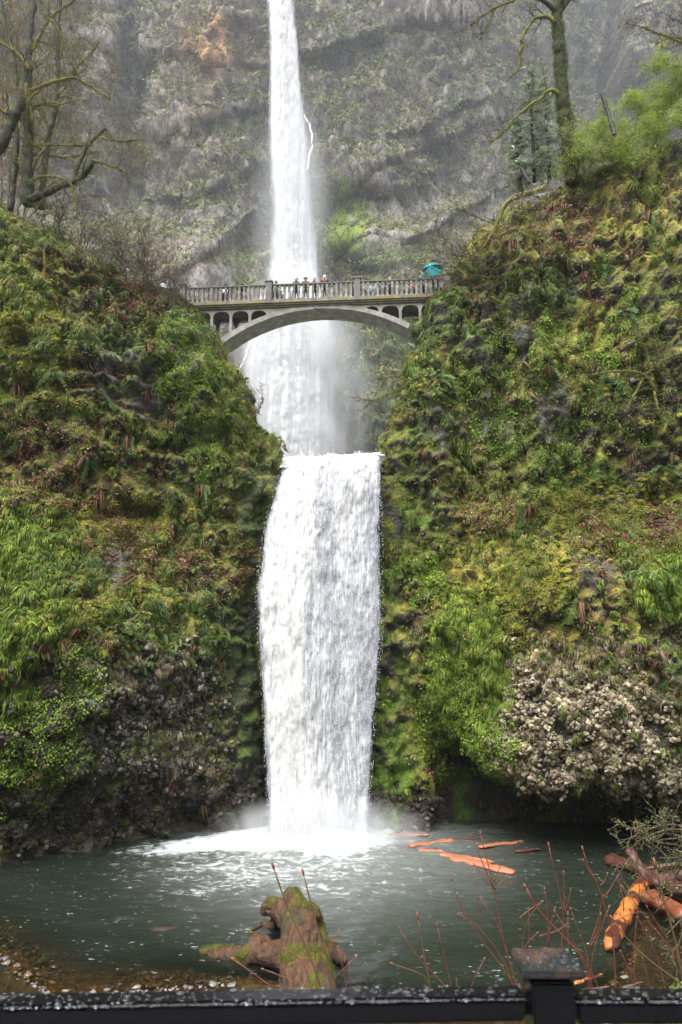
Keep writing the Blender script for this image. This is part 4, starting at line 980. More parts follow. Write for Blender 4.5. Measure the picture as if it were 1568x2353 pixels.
for y0 in (.18, DW - .62):
    m = MB()
    for bl in (baysL, baysR):
        for a, b in zip(bl[:-1], bl[1:]):
            t = np.linspace(-1, 1, 19); c = (a + b) / 2; w = (b - a) / 2 - .09
            x_ = c + t * w; zb = -.98 + .40 * np.sqrt(np.maximum(0, 1 - np.abs(t) ** 2.6)); strip(m, x_, np.full(19, -.40), zb, y0, y0 + .16)
            strip(m, np.array([a, a + .091]), np.full(2, -.40), np.full(2, -.99), y0, y0 + .16); strip(m, np.array([b - .091, b]), np.full(2, -.40), np.full(2, -.99), y0, y0 + .16)
    xm = np.linspace(-3.1, 3.45, 30); strip(m, xm, np.full(30, -.40), rib_top(xm) - .1, y0, y0 + .16)
    part(m, 'spandrel_wall', M_conc)
    for xc in baysL[0:5] + baysR[1:]:
        zb = rib_top(xc) - .15 if abs(xc) < 8.9 else -4.2
        m = MB(); m.box((xc, y0 + .085, (-.97 + zb) / 2), (.19, .21, abs(zb + .97)), bev=.015); part(m, 'column', M_conc)
posts = [-9.05, -3.0, 3.05, 9.1]
def rail(y, cnt, nm):
    m = MB(); m.box((0, y, 1.135), (20.2, .27, .11), bev=.025); part(m, 'handrail', M_rail)
    ar = MB(); bal = MB()
    bal.lathe((0, 0, 0), [(.13, 0), (.13, .09), (.10, .10), (.085, .16), (.092, .28), (.11, .48), (.115, .62), (.10, .74), (.085, .79), (.11, .81), (.11, .86), (.125, .90), (.125, 1.02)], 4, True)
    bme = bal.mesh('baluster', M_conc2)
    for a, b in zip(posts[:-1], posts[1:]):
        a2, b2 = a + .26, b - .26; sp = (b2 - a2) / cnt
        for i in range(cnt):
            o = obj('baluster', bme, br, (a2 + sp * (i + .5), y, .06))
        for i in range(cnt + 1):
            c = a2 + sp * i; t = np.linspace(-1, 1, 9); w = sp / 2 * (.999); x_ = c + t * w
            if i == 0: x_ = c + (t + 1) / 2 * w; z_ = 1.06 - .19 * ((t + 1) / 2) ** 2.4
            elif i == cnt: x_ = c - (1 - t) / 2 * w; z_ = 1.06 - .19 * ((1 - t) / 2) ** 2.4
            else: z_ = 1.06 - .19 * np.abs(t) ** 2.4
            strip(ar, x_, np.full(9, 1.09), z_, y - .08, y + .08)
        ar.box(((a + b) / 2, y, .035), (b - a, .22, .07))
    part(ar, 'rail_arcade', M_conc2)
    for x in posts:
        m = MB(); m.box((x, y, .56), (.44, .40, 1.60), bev=.02); m.box((x, y, 1.38), (.56, .50, .10), bev=.02); m.box((x, y, 1.455), (.44, .40, .06), bev=.02); part(m, 'post', M_rail)
rail(.02, 17, 'front'); rail(DW - .12, 16, 'back')
m = MB(); m.box((0, DW / 2, -.21), (20.6, DW - .75, .38)); part(m, 'walkway', M_rail)
m = MB(); m.lathe((.25, -.02, -.62), [(.10, -.08), (.05, 0), (.03, .16)], 8); part(m, 'drain_spout', M_rail)
def bw(xl, y, z=0.0):
    c, s = cos(BRZ), sin(BRZ); return Vector((BM.x + xl * c - y * s, BM.y + xl * s + y * c, BM.z + z))
# parapet at the left end and white board
m = MB(); p0 = bw(-9.3, .2)
rg = np.random.default_rng(3)
for r_ in range(4):
    x = 0
    while x < 2.6:
        w = rg.uniform(.25, .45); m.box((-x - w / 2, rg.uniform(-.02, .02), -.15 + r_ * .27 + .12), (w - .02, .34, .25), bev=.03); x += w
m.box((-1.3, 0, .98), (2.7, .42, .08), bev=.02)
w_ = m.build('stone_parapet', M_rail); w_.location = p0; w_.rotation_euler = (0, 0, BRZ - .25); tag(w_, 'low dark stone parapet where the path meets the left end of the bridge', 'wall')
m = MB(); m.box((0, 0, 0), (.95, .05, .26), bev=.01, rot=Matrix.Rotation(radians(12), 3, 'Y')); M_white = mat_simple('white_board', (.72, .76, .78), .5, .05, 4)
sg = empty('path_board', at(384, 657, 44.6)); tag(sg, 'small blank white board on a post beside the path left of the bridge', 'sign'); m.build('board', M_white, sg)
m = MB(); m.tube([(-.3, .06, -1.2), (-.3, .06, .1)], .03, 8); m.tube([(.3, .06, -1.3), (.3, .06, 0)], .03, 8); m.build('post', M_rail, sg)

# ------------------------------------------------------------------ people
def cloth(name, col, rough=.8, var=.15, n=14): return mat_simple(name, col, rough, var, n, .3, .01)
M_skin = mat_simple('skin', (.46, .30, .24), .5, .06, 9); M_hairs = {}
M_eye = mat_simple('eye', (.02, .015, .01), .3, 0, 4); M_boot = mat_simple('boot', (.03, .027, .025), .5, .2, 9)
def camo_mat():
    m, nt, b = new_mat('camouflage'); N = NT(nt); n = N.noise(N.obj(), 9, 3, .5)
    nt.links.new(N.ramp(n, [(.0, (.20, .17, .12)), (.44, (.07, .06, .045)), (.52, (.27, .24, .19)), (.60, (.10, .10, .06))], 'CONSTANT'), b.inputs['Base Color']); b.inputs['Roughness'].default_value = .8; return m
def person(loc, face, label, h=1.72, jacket=(.03, .03, .035), pants=(.02, .02, .025), pose='lean', hat=None, hood=None, hair=None, pack=None, jm=None, face_dn=.1, extra=None, brim=None, scarf=None, coat=0.0):
    s = h * 1.03 / 1.75; r = empty('person', loc, face); tag(r, label, 'person')
    V = lambda x, y, z: Vector((x * s, y * s, z * s))
    hipz, ty = .92, 0.0
    if pose == 'crouch': hipz = .55
    lean = {'lean': .16, 'stand': .02, 'walk': .06, 'crouch': .28, 'lift': .05}[pose]
    shz = hipz + .50 - (.06 if pose == 'crouch' else .02); hip = V(0, 0, hipz); ch = V(0, -lean * .8, shz - .06); nk = V(0, -lean, shz + .08); hd = V(0, -lean - .03, shz + .225)
    sh = {q: V(q * .185, -lean * .95, shz + .0) for q in (-1, 1)}
    arms = {}
    for q in (-1, 1):
        if pose == 'lean': el, ha = V(q * .27, -lean - .10, 1.21), V(q * .07, -lean - .28, 1.24)
        elif pose == 'lift' and q == 1: el, ha = V(q * .26, -lean - .16, shz - .16), V(q * .13, -lean - .36, shz + .04)
        elif pose == 'walk': el, ha = V(q * .25, -lean + q * .08, shz - .28), V(q * .24, -lean + q * .10 - .14, shz - .46)
        elif pose == 'crouch': el, ha = V(q * .24, -lean - .10, shz - .24), V(q * .12, -lean - .34, shz - .26)
        else: el, ha = V(q * .25, -lean + .03, shz - .29), V(q * .24, -lean - .06, shz - .53)
        arms[q] = (sh[q], el, ha)
    legs = {}
    for q in (-1, 1):
        st = .16 * q if pose == 'walk' else 0
        if pose == 'crouch': legs[q] = (V(q * .10, .0, hipz), V(q * .15, -.34, .50), V(q * .13, -.06 + .1 * q, .09))
        else: legs[q] = (V(q * .10, 0, hipz), V(q * .11, -.03 + st * .6, .50), V(q * .12, .02 + st, .09))
    b = MB()
    b.sphere(hd, (.073 * s, .092 * s, .112 * s), 16, 12); b.sphere(hd + V(0, -.088, -.012), (.014 * s, .02 * s, .024 * s), 8, 6); b.sphere(hd + V(0, -.05, -.07), (.045 * s, .045 * s, .04 * s), 10, 8)
    for q in (-1, 1): b.sphere(hd + V(q * .074, .0, -.01), (.012 * s, .022 * s, .032 * s), 8, 6)
    b.tube([nk - V(0, 0, .06), nk + V(0, 0, .03), hd - V(0, -.01, .03)], [.065 * s, .055 * s, .052 * s], 12)
    b.tube([hip, (hip + ch) / 2, ch, ch + V(0, 0, .06)], [.135 * s, .125 * s, .15 * s, .10 * s], 14, .7, ref=(0, 1, 0))
    for q in (-1, 1):
        a0, a1, a2 = arms[q]; b.tube([a0, (a0 + a1) / 2, a1, (a1 + a2) / 2, a2], [.055 * s, .046 * s, .038 * s, .036 * s, .026 * s], 10)
        d = (a2 - a1).normalized(); sd = Vector((d.y, -d.x, 0)); sd = sd.normalized() if sd.length > .1 else Vector((1, 0, 0)); dn = Vector((0, 0, -1))
        b.sphere(a2 + d * .045 * s, (.035 * s, .035 * s, .035 * s), 8, 6)
        for k in range(4):
            o0 = a2 + d * .07 * s + sd * (k - 1.5) * .018 * s; L = (.062, .072, .068, .052)[k] * s
            b.tube([o0, o0 + d * L * .5 + dn * .006 * s, o0 + d * L * .8 + dn * .03 * s], [.010 * s, .009 * s, .008 * s], 6)
        o0 = a2 + d * .03 * s + sd * -.03 * s * q; b.tube([o0, o0 + d * .035 * s - sd * .02 * s * q, o0 + d * .06 * s - sd * .02 * s * q + dn * .01 * s], [.012 * s, .010 * s, .009 * s], 6)
        l0, l1, l2 = legs[q]; b.tube([l0, (l0 + l1) / 2, l1, (l1 + l2) / 2, l2], [.085 * s, .075 * s, .055 * s, .052 * s, .036 * s], 12)
        b.tube([l2, l2 + V(0, -.02, -.05), l2 + V(0, -.15, -.07)], [.038 * s, .042 * s, .032 * s], 10)
    remesh(b.build('body', M_skin, r, True), .014 * s)
    j = MB(); mj = jm or cloth('jacket_cloth', jacket)
    low = hip - V(0, 0, .04 + coat)
    j.tube([low, hip + V(0, 0, .08), (hip + ch) / 2, ch, nk - V(0, 0, .05)], [.175 * s, .165 * s, .16 * s, .185 * s, .105 * s], 16, .74, ref=(0, 1, 0))
    for q in (-1, 1):
        a0, a1, a2 = arms[q]; j.tube([ch.lerp(a0, .55), a0, (a0 + a1) / 2, a1, (a1 + a2) / 2, a2.lerp(a1, .08)], [.08 * s, .082 * s, .07 * s, .062 * s, .056 * s, .046 * s], 12)
    j.tube([nk - V(0, 0, .06), nk + V(0, .005, .01)], [.10 * s, .078 * s], 12)
    remesh(j.build('jacket', mj, r, True), .018 * s)
    t = MB()
    for q in (-1, 1):
        l0, l1, l2 = legs[q]; t.tube([l0 + V(-q * .03, 0, .05), (l0 + l1) / 2, l1, (l1 + l2) / 2, l2 + V(0, 0, -.01)], [.115 * s, .095 * s, .076 * s, .07 * s, .062 * s], 12)
    t.sphere(hip, (.15 * s, .115 * s, .11 * s), 14, 10)
    remesh(t.build('trousers', cloth('trouser_cloth', pants), r, True), .02 * s)
    for q in (-1, 1):
        l2 = legs[q][2]; f = MB(); f.sphere(l2 + V(0, -.06, -.045), (.052 * s, .13 * s, .045 * s), 12, 8); f.tube([l2 + V(0, 0, -.05), l2 + V(0, 0, .06)], [.055 * s, .052 * s], 10); f.build('boot', M_boot, r, True)
    e = MB()
    for q in (-1, 1): e.sphere(hd + V(q * .03, -.082, .012), .010 * s, 8, 6)
    e.build('eyes', M_eye, r, True)
    if hair:
        hm = MB(); hm.sphere(hd + V(0, .018, .025), (.083 * s, .09 * s, .105 * s), 14, 10)
        if hair[1]:
            for q in (-1, 1): hm.tube([hd + V(q * .07, .0, -.02), hd + V(q * .085, -.04, -.14), hd + V(q * .075, -.07, -.14 - hair[1] * .6), hd + V(q * .06, -.08, -.14 - hair[1])], [.04 * s, .045 * s, .04 * s, .02 * s], 8)
        hm.build('hair', mat_simple('hair_colour', hair[0], .6, .3, 30), r, True)
    if hat:
        k = MB(); k.lathe(tuple(hd + V(0, .012, .02)), [(.097 * s, -.01 * s), (.099 * s, .035 * s), (.085 * s, .085 * s), (.05 * s, .118 * s), (.012 * s, .13 * s)], 18)
        if brim: k.lathe(tuple(hd + V(0, .0, .03)), [(.09 * s, 0), (.14 * s, -.012 * s), (.14 * s, -.004 * s), (.09 * s, .012 * s)], 18)
        k.sphere(hd + V(0, .012, .16), .028 * s, 8, 6) if hat[1] else None
        k.build('hat', cloth('hat_cloth', hat[0]), r, True)
    if hood:
        k = MB(); c0 = hd + V(0, .03, .01); rs = [(.062, -.085, .005), (.098, -.06, .01), (.118, .0, .015), (.112, .05, .01), (.075, .095, .0), (.01, .115, -.01)]
        rings = []; n = 16
        for rad, yy, zz in rs: rings.append([c0 + V(cos(2 * pi * i / n) * rad * .88, yy, sin(2 * pi * i / n) * rad * 1.18 + zz) for i in range(n)])
        VV = [v for q in rings for v in q]; FF = [(a * n + i, a * n + (i + 1) % n, (a + 1) * n + (i + 1) % n, (a + 1) * n + i) for a in range(len(rs) - 1) for i in range(n)] + [tuple(range(5 * n, 6 * n))]
        k.add([v[:] for v in VV], FF); k.tube([hd + V(0, .03, -.10), nk + V(0, .01, -.03)], [.09 * s, .115 * s], 14)
        k.build('hood', hood if not isinstance(hood, tuple) else cloth('hood_cloth', hood), r, True)
    if scarf:
        k = MB(); k.sphere(nk + V(0, -.03, .015), (.10 * s, .09 * s, .06 * s), 14, 8); k.build('scarf', cloth('scarf_cloth', scarf), r, True)
    if pack:
        k = MB(); k.box(tuple(ch + V(0, .20, -.10)), (.30 * s, .16 * s, .42 * s), bev=.05 * s); k.box(tuple(ch + V(0, .29, -.17)), (.22 * s, .06 * s, .20 * s), bev=.02 * s); kk = k.build('backpack', cloth('pack_cloth', pack, .6), r, True)
        st_ = MB()
        for q in (-1, 1): st_.tube([ch + V(q * .11, .12, .06), ch + V(q * .12, .0, .12), ch + V(q * .12, -.14, .0), ch + V(q * .12, -.06, -.22)], .018 * s, 6)
        st_.build('strap', cloth('strap_cloth', (.03, .03, .03)), kk, True)
    if extra == 'vest':
        k = MB(); k.tube([hip + V(0, 0, .04), (hip + ch) / 2, ch, ch + V(0, 0, .05)], [.182 * s, .178 * s, .197 * s, .15 * s], 16, .80, ref=(0, 1, 0)); k.build('vest', cloth('vest_cloth', (.72, .74, .78)), r, True)
    if extra == 'beard':
        k = MB(); k.sphere(hd + V(0, -.06, -.085), (.055 * s, .045 * s, .05 * s), 10, 8); k.build('beard', mat_simple('beard_hair', (.28, .12, .06), .7, .3, 30), r, True)
    return r
def bx(px):          # photo column -> distance along the bridge
    a = (px - 784) / FPX; t = 43.0 + 4.0; return (a * 46.6 - BM.x)
F_, B_ = BRZ, BRZ + pi
FL = .04
person(bw(bx(508), .62, FL), B_, 'person in a white vest and black cap seen from behind, leftmost on the bridge', 1.70, (.03, .03, .05), (.015, .015, .02), 'lean', hat=((.02, .02, .03), 0), extra='vest', hair=((.03, .02, .02), 0))
person(bw(bx(547), .62, FL), B_, 'person in a dark hood with a black backpack, seen from behind on the bridge', 1.74, (.06, .065, .075), (.10, .09, .06), 'lean', hood=(.04, .045, .05), pack=(.03, .03, .035))
cam_m = camo_mat(); person(bw(bx(628.5), .62, FL), B_, 'person in a camouflage hooded jacket seen from behind beside the left bridge post', 1.84, (.1, .1, .1), (.05, .045, .04), 'lean', hood=cam_m, jm=cam_m)
person(bw(bx(643), .75, FL), B_ + .3, 'person bending down in a dark jacket and pale jeans behind the balusters', 1.55, (.05, .05, .05), (.42, .52, .62), 'crouch', hair=((.03, .03, .03), 0))
person(bw(bx(667), .7, FL), F_ + .6, 'small child in a light blue coat standing behind the balusters', 1.02, (.45, .60, .85), (.50, .60, .78), 'stand', hood=(.45, .60, .85), coat=.15)
person(bw(bx(679), .46, FL), F_, 'person in a dark grey hooded coat with a grey scarf leaning on the rail', 1.70, (.05, .053, .06), (.02, .02, .025), 'lean', hood=(.06, .065, .075), scarf=(.22, .23, .26))
person(bw(bx(701), .46, FL), F_, 'bearded person in an olive jacket and rust brown fur hat leaning on the rail', 1.72, (.075, .07, .045), (.012, .012, .014), 'lean', hat=((.33, .14, .08), 0), brim=1, extra='beard', hair=((.30, .12, .06), 0))
person(bw(bx(721.5), .46, FL), F_, 'long haired person in a dark grey hood looking out between two others at the rail', 1.64, (.11, .11, .12), (.025, .03, .03), 'lean', hood=(.07, .07, .075), hair=((.20, .10, .07), .18))
person(bw(bx(745), .46, FL), F_, 'person in a black puffer jacket and white knitted hat with long red hair', 1.86, (.02, .02, .022), (.02, .02, .022), 'stand', hat=((.85, .83, .85), 1), hair=((.45, .17, .07), .2))
person(bw(bx(808), .8, FL), F_ + 1.2, 'child in a black quilted coat behind the balusters left of the right post', 1.35, (.03, .032, .035), (.02, .02, .02), 'stand', hood=(.03, .03, .035), coat=.2)
person(bw(bx(853), .6, FL), F_ + .9, 'small child in a pale blue coat and orange hat right of the right post', 1.18, (.42, .52, .62), (.12, .20, .36), 'walk', hat=((.75, .32, .15), 0))
person(bw(bx(867), .5, FL), F_ - 1.2, 'person in a pale blue striped coat and blue jeans, half hidden behind the balusters', 1.40, (.45, .52, .60), (.12, .20, .36), 'walk', hat=((.20, .45, .55), 0))
person(bw(bx(881), .6, FL), F_ + .5, 'child in a grey hat and brown coat standing right of the pale blue coats', 1.22, (.15, .13, .10), (.22, .17, .13), 'stand', hat=((.5, .5, .48), 0), coat=.1)
person(bw(bx(895), .48, FL), F_ + 1.35, 'person walking in an olive yellow jacket and dark cap with a small pack', 1.78, (.25, .25, .13), (.03, .05, .11), 'walk', hat=((.05, .045, .05), 0), pack=(.10, .02, .03), hair=((.03, .02, .02), 0))
person(bw(bx(952), .6, FL), F_ + 1.2, 'child in a dark red coat left of the blue umbrella', 1.15, (.32, .03, .04), (.04, .04, .06), 'walk', hood=(.10, .10, .11))
person(bw(bx(970), .45, FL), F_ + .9, 'person in a bright blue coat and pale blue hat carrying the umbrella', 1.78, (.06, .40, .50), (.03, .06, .09), 'lift', hat=((.25, .55, .68), 0), hair=((.05, .03, .02), 0))
person(bw(bx(1000), .7, FL), F_ + .2, 'person in a dark teal coat with a pinkish bag under the blue umbrella', 1.62, (.02, .06, .07), (.02, .03, .04), 'stand', hood=(.02, .04, .05), coat=.25)
person(bw(bx(1026), 1.2, .12), F_ + 1.0, 'person in a lilac coat and bright pink hat at the right end of the bridge', 1.66, (.33, .27, .60), (.05, .05, .08), 'stand', hat=((.95, .12, .25), 0), hair=((.2, .12, .08), 0))
# umbrella
ut = bw(bx(990), .45, FL + 2.32); um = empty('umbrella', ut); um.rotation_euler = (radians(-16), radians(-6), .2); tag(um, 'open turquoise umbrella with black panels held over the people at the right of the bridge', 'umbrella')
M_teal = mat_simple('teal_cloth', (.03, .55, .62), .45, .1, 5); M_teal2 = mat_simple('pale_teal_cloth', (.16, .66, .70), .45, .1, 5); M_blk = mat_simple('black_cloth', (.012, .022, .03), .5, .2, 5)
for m_ in (M_teal, M_teal2, M_blk):
    nt = m_.node_tree; t_ = nt.nodes.new('ShaderNodeBsdfTranslucent'); p_ = nt.nodes['Principled BSDF']; nt.links.new(p_.inputs['Base Color'].links[0].from_socket, t_.inputs[0]); x_ = nt.nodes.new('ShaderNodeMixShader'); x_.inputs[0].default_value = .4; nt.links.new(p_.outputs[0], x_.inputs[1]); nt.links.new(t_.outputs[0], x_.inputs[2]); nt.links.new(x_.outputs[0], nt.nodes['Material Output'].inputs['Surface'])
can = MB(); R0 = .70; prof = [(k / 6, -.36 * (k / 6) ** 2.0) for k in range(7)]
for g in range(8):
    gm = MB(); a0, a1 = 2 * pi * g / 8, 2 * pi * (g + 1) / 8; VV = []
    for rr, zz in prof:
        for q in range(5):
            a = a0 + (a1 - a0) * q / 4; sag = 1 - .10 * sin(pi * q / 4) * rr; VV.append((cos(a) * rr * R0 * sag, sin(a) * rr * R0 * sag, zz * (1 + .0 * q)))
    n = len(VV); VV2 = VV
    FF = [(i * 5 + j, i * 5 + j + 1, (i + 1) * 5 + j + 1, (i + 1) * 5 + j) for i in range(6) for j in range(4)]
    gm.add(VV2, FF); gm.build('canopy_panel', (M_teal, M_teal2, M_teal, M_blk)[g % 4], um, True)
k = MB(); k.tube([(0, 0, .08), (0, 0, -.95)], .009, 8); k.tube([(0, 0, -.95), (0, .0, -1.02), (.04, 0, -1.05), (.07, 0, -1.0)], .014, 8)
for g in range(8): a = 2 * pi * g / 8; k.tube([(cos(a) * .1, sin(a) * .1, -.015), (cos(a) * .4, sin(a) * .4, -.13), (cos(a) * .69, sin(a) * .69, -.36)], .004, 4)
k.build('shaft', M_rail, um)
# ------------------------------------------------------------------ trees
def bark_mat(name, bark, moss, amt, scale=4.0):
    m, nt, b = new_mat(name); N = NT(nt); n = N.noise(N.pos((1, 1, .5)), scale, 5, .7); f = N.noise(N.pos(), scale * 6, 4, .7)
    c = N.mix(N.mapr(n, .60 - amt * .3, .66 - amt * .2), bark, moss); c = N.mix(1.0, c, N.ramp(f, [(.3, .55), (.7, 1.5)]), 'MULTIPLY')
    nt.links.new(c, b.inputs['Base Color']); b.inputs['Roughness'].default_value = .85; nt.links.new(N.bump(f, .9, .05), b.inputs['Normal']); return m
M_bark = bark_mat('mossy_bark', (.018, .014, .012), (.06, .068, .016), .3)
M_limb = bark_mat('moss_limb', (.07, .06, .035), (.17, .165, .035), .7)
M_twig = bark_mat('twig', (.075, .055, .042), (.17, .15, .05), .2)
M_bud = mat_attr('bud_leaf', .5, .3, .2, 8)
class Tree:
    def __init__(s, seed, name, loc, label, cat='tree', group=None):
        s.r = random.Random(seed); s.trunk = MB(); s.limb = MB(); s.twig = MB(); s.tips = []; s.o = np.array(loc, float); s.mossp = []
        s.e = empty(name, loc); tag(s.e, label, cat, group)
    def tube(s, mb, pts, r, seg): mb.tube([np.array(p) - s.o for p in pts], r, seg)
    def path(s, pix, Y, r0, r1, mb=None, seg=9, dY=0.0, n=None, tw=1.0, sub=0, sublen=2.0, wob=.05):
        """pix: photo polyline traced at distance Y (Y may be a list) -> limb; then grows side twigs"""
        Ys = np.linspace(Y, Y + dY, len(pix)) if np.isscalar(Y) else Y
        P = np.array([at(a, b, c)[:] for (a, b), c in zip(pix, Ys)]); L = np.concatenate([[0], np.cumsum(np.linalg.norm(np.diff(P, axis=0), axis=1))]); n = n or max(6, int(L[-1] / .25))
        t = np.linspace(0, L[-1], n); Q = np.stack([np.interp(t, L, P[:, k]) for k in range(3)], 1)
        for _ in range(2): Q[1:-1] = (Q[:-2] + 2 * Q[1:-1] + Q[2:]) / 4
        Q += fbm(Q + 31, .5, 2, 9)[:, None] * wob * np.array([1, 1, .6]); R = r0 + (r1 - r0) * (t / t[-1]) ** .8; R = R * (1 + .22 * fbm(Q, .45, 2, 12))
        s.tube(s.limb if mb is None else mb, Q, R, seg)
        if mb is None: s.mossp.append((Q, R))
        for k in range(sub):
            i = s.r.randrange(int(n * .15), n); d = Q[min(i + 1, n - 1)] - Q[i - 1]; d /= np.linalg.norm(d) + 1e-9
            dr = d * .6 + np.array([s.r.uniform(-1, 1), s.r.uniform(-.8, .8), s.r.uniform(-.45, .9)]); s.grow(Q[i], dr, sublen * s.r.uniform(.5, 1.2), max(.022, R[i] * .42), 2)
        return Q, R
    def grow(s, p, d, L, r, lev, droop=.0):
        d = np.array(d, float); d /= np.linalg.norm(d) + 1e-9; n = max(4, int(L / .28)); P = [np.array(p, float)]
        for i in range(n):
            d = d + np.array([s.r.gauss(0, .16), s.r.gauss(0, .16), s.r.gauss(0, .14) + .02 - droop]); d /= np.linalg.norm(d); P.append(P[-1] + d * L / n)
        R = np.linspace(r, max(.008, r * .35), n + 1); s.tube(s.limb if r > .035 else s.twig, P, R, 5 if r > .035 else 3)
        if lev <= 0: s.tips += [P[-1], P[n // 2], P[-2]]; return
        for k in range(s.r.randint(3, 5) if lev > 1 else s.r.randint(2, 4)):
            i = s.r.randint(max(1, n // 4), n); a = P[i]; dd = P[i] - P[i - 1]; dd /= np.linalg.norm(dd)
            side = np.array([s.r.gauss(0, 1), s.r.gauss(0, 1), s.r.gauss(0, .8)]); side -= dd * (side @ dd); side /= np.linalg.norm(side)
            s.grow(a, dd * .75 + side * .75, L * s.r.uniform(.35, .65), max(.012, R[i] * .55), lev - 1, droop)
    def fuzz(s, k=26):
        if not s.mossp: return
        Q = np.concatenate([q for q, r in s.mossp]); R = np.concatenate([r for q, r in s.mossp]); n = len(Q) * k; i = RNG.integers(0, len(Q), n); d = RNG.normal(size=(n, 3)); d[:, 2] -= .25; d /= np.linalg.norm(d, axis=1, keepdims=True)
        pos = Q[i] + d * R[i][:, None] * .9 + RNG.normal(0, .04, (n, 3)) - s.o; c = np.array([[.24, .23, .04], [.17, .18, .03], [.30, .26, .06], [.10, .10, .03]])[RNG.integers(0, 4, n)] * RNG.uniform(.6, 1.2, (n, 1))
        V, F, C_ = stamp(TUFT[:3] + CLUSTER[:3], pos, frames(d), RNG.uniform(.04, .13, n), c); obj('hanging_moss', raw_mesh('hanging_moss', V, F, M_leaf, C_), s.e)
    def finish(s, trunk_mat=None, limb_mat=None, twig_mat=None, leaf=None, lsize=(.05, .1), per=2, lname='buds', spread=.12):
        s.fuzz()
        if s.trunk.n: s.trunk.build('trunk', trunk_mat or M_bark, s.e, True)
        if s.limb.n: s.limb.build('limbs', limb_mat or M_limb, s.e, True)
        if s.twig.n: s.twig.build('twigs', twig_mat or M_twig, s.e, True)
        if leaf is not None and s.tips:
            T = np.repeat(np.array(s.tips), per, 0); T = T + RNG.normal(0, spread, T.shape) - s.o; n = len(T); lf = np.array(leaf)
            V, F, C_ = stamp([T_cat([t_quadleaf((0, 0, 0), (.2, .4, .9), .3, 1, .3), t_quadleaf((.2, 0, 0), (1, -.3, .3), .3, 1, .8)])], T, frames(RNG.normal(size=(n, 3))), RNG.uniform(lsize[0], lsize[1], n), lf[RNG.integers(0, len(lf), n)] * RNG.uniform(.7, 1.3, (n, 1)))
            obj(lname, raw_mesh(lname, V, F, M_bud, C_), s.e)
        return s.e
    def ivy(s, Q, R, n, col=([.04, .07, .018], [.06, .10, .022], [.11, .115, .022]), size=(.05, .12), name='ivy'):
        i = RNG.integers(0, len(Q), n); a = RNG.uniform(0, 2 * pi, n); dirs = np.stack([np.cos(a), np.sin(a), RNG.normal(0, .25, n)], 1)
        pos = Q[i] + dirs * (R[i][:, None] + .02) + RNG.normal(0, .05, (n, 3)) - s.o; c = np.array(col)[RNG.integers(0, len(col), n)] * RNG.uniform(.6, 1.3, (n, 1))
        V, F, C_ = stamp(CLUSTER, pos, frames(dirs), RNG.uniform(size[0], size[1], n) * 1.6, c); obj(name, raw_mesh(name, V, F, M_leaf, C_), s.e)
BUDY = ([.22, .20, .05], [.28, .24, .06], [.30, .20, .08])
def g2(px, py): return (px * .4029, py * .4029)        # left crop
def g3(px, py): return (919 + px * .414, py * .414)    # right crop
# left maple: two main stems, long lower limb
T = Tree(1, 'maple_tree', at(66, 465, 40.6), 'big mossy maple with the thick upright stem and long low limb on the left hill')
Q1, R1 = T.path([g2(160, 1170), g2(165, 1050), g2(165, 900), g2(160, 650), g2(163, 400), g2(172, 200), g2(190, -20), g2(200, -160)], 40.6, .34, .20, T.trunk, 12, 0, tw=1, sub=12, sublen=3.2)
Q2, R2 = T.path([g2(-60, 900), g2(0, 840), g2(60, 700), g2(110, 620), g2(140, 500), g2(160, 410)], 39.8, .42, .26, T.trunk, 12, .8, sub=3)
Q3, R3 = T.path([g2(150, 1150), g2(230, 1120), g2(300, 1085), g2(420, 1040), g2(500, 985), g2(540, 915)], 40.6, .26, .13, T.trunk, 10, -1.2, sub=5)
T.path([g2(430, 1030), g2(450, 930), g2(510, 820), g2(568, 760), g2(605, 735)], 39.9, .15, .09, T.trunk, 9, -.4, sub=4)
T.path([g2(575, 780), g2(620, 800), g2(700, 805), g2(780, 795), g2(820, 790)], 39.5, .09, .04, None, 7, -.4, sub=7, sublen=2.2)
T.path([g2(520, 825), g2(430, 830), g2(300, 825), g2(190, 825)], 39.6, .06, .03, None, 7, .3, sub=5)
T.path([g2(540, 915), g2(620, 940), g2(690, 965), g2(740, 1000)], 39.4, .07, .035, None, 7, -.3, sub=6, sublen=1.8)
T.path([g2(170, 520), g2(230, 495), g2(300, 468), g2(430, 438), g2(480, 470), g2(540, 500), g2(620, 560)], 40.4, .13, .05, None, 8, -1.5, sub=9, sublen=2.5)
T.path([g2(150, 650), g2(200, 605), g2(280, 578), g2(330, 590)], 40.4, .10, .05, None, 8, -.8, sub=5)
T.path([g2(180, 300), g2(230, 200), g2(290, 90), g2(400, 20), g2(480, -40)], 40.6, .12, .05, None, 8, -.6, sub=10, sublen=3)
T.path([g2(165, 400), g2(100, 300), g2(0, 240), g2(-80, 200)], 40.2, .13, .07, None, 8, -.6, sub=6)
T.path([g2(180, 1030), g2(250, 1000), g2(330, 1008), g2(400, 1040), g2(430, 1090), g2(428, 1190)], 39.8, .06, .035, None, 7, -.4, sub=3, sublen=1)
T.path([g2(150, 480), g2(155, 560), g2(180, 640), g2(190, 700)], 40.0, .07, .05, None, 7, 0, sub=2, sublen=1)
T.path([g2(260, 90), g2(330, 150), g2(360, 240), g2(350, 330)], 39.8, .05, .03, None, 7, 0, sub=5, sublen=2)
T.ivy(Q1[:40], R1[:40], 900); T.ivy(Q2, R2, 350); T.ivy(Q3, R3, 350)
T.finish(leaf=BUDY, per=4, lsize=(.03, .06), spread=.28)
T = Tree(2, 'maple_tree', at(100, 470, 42.5), 'slimmer dark maple rising behind the thick left stem toward the bridge', group=None)
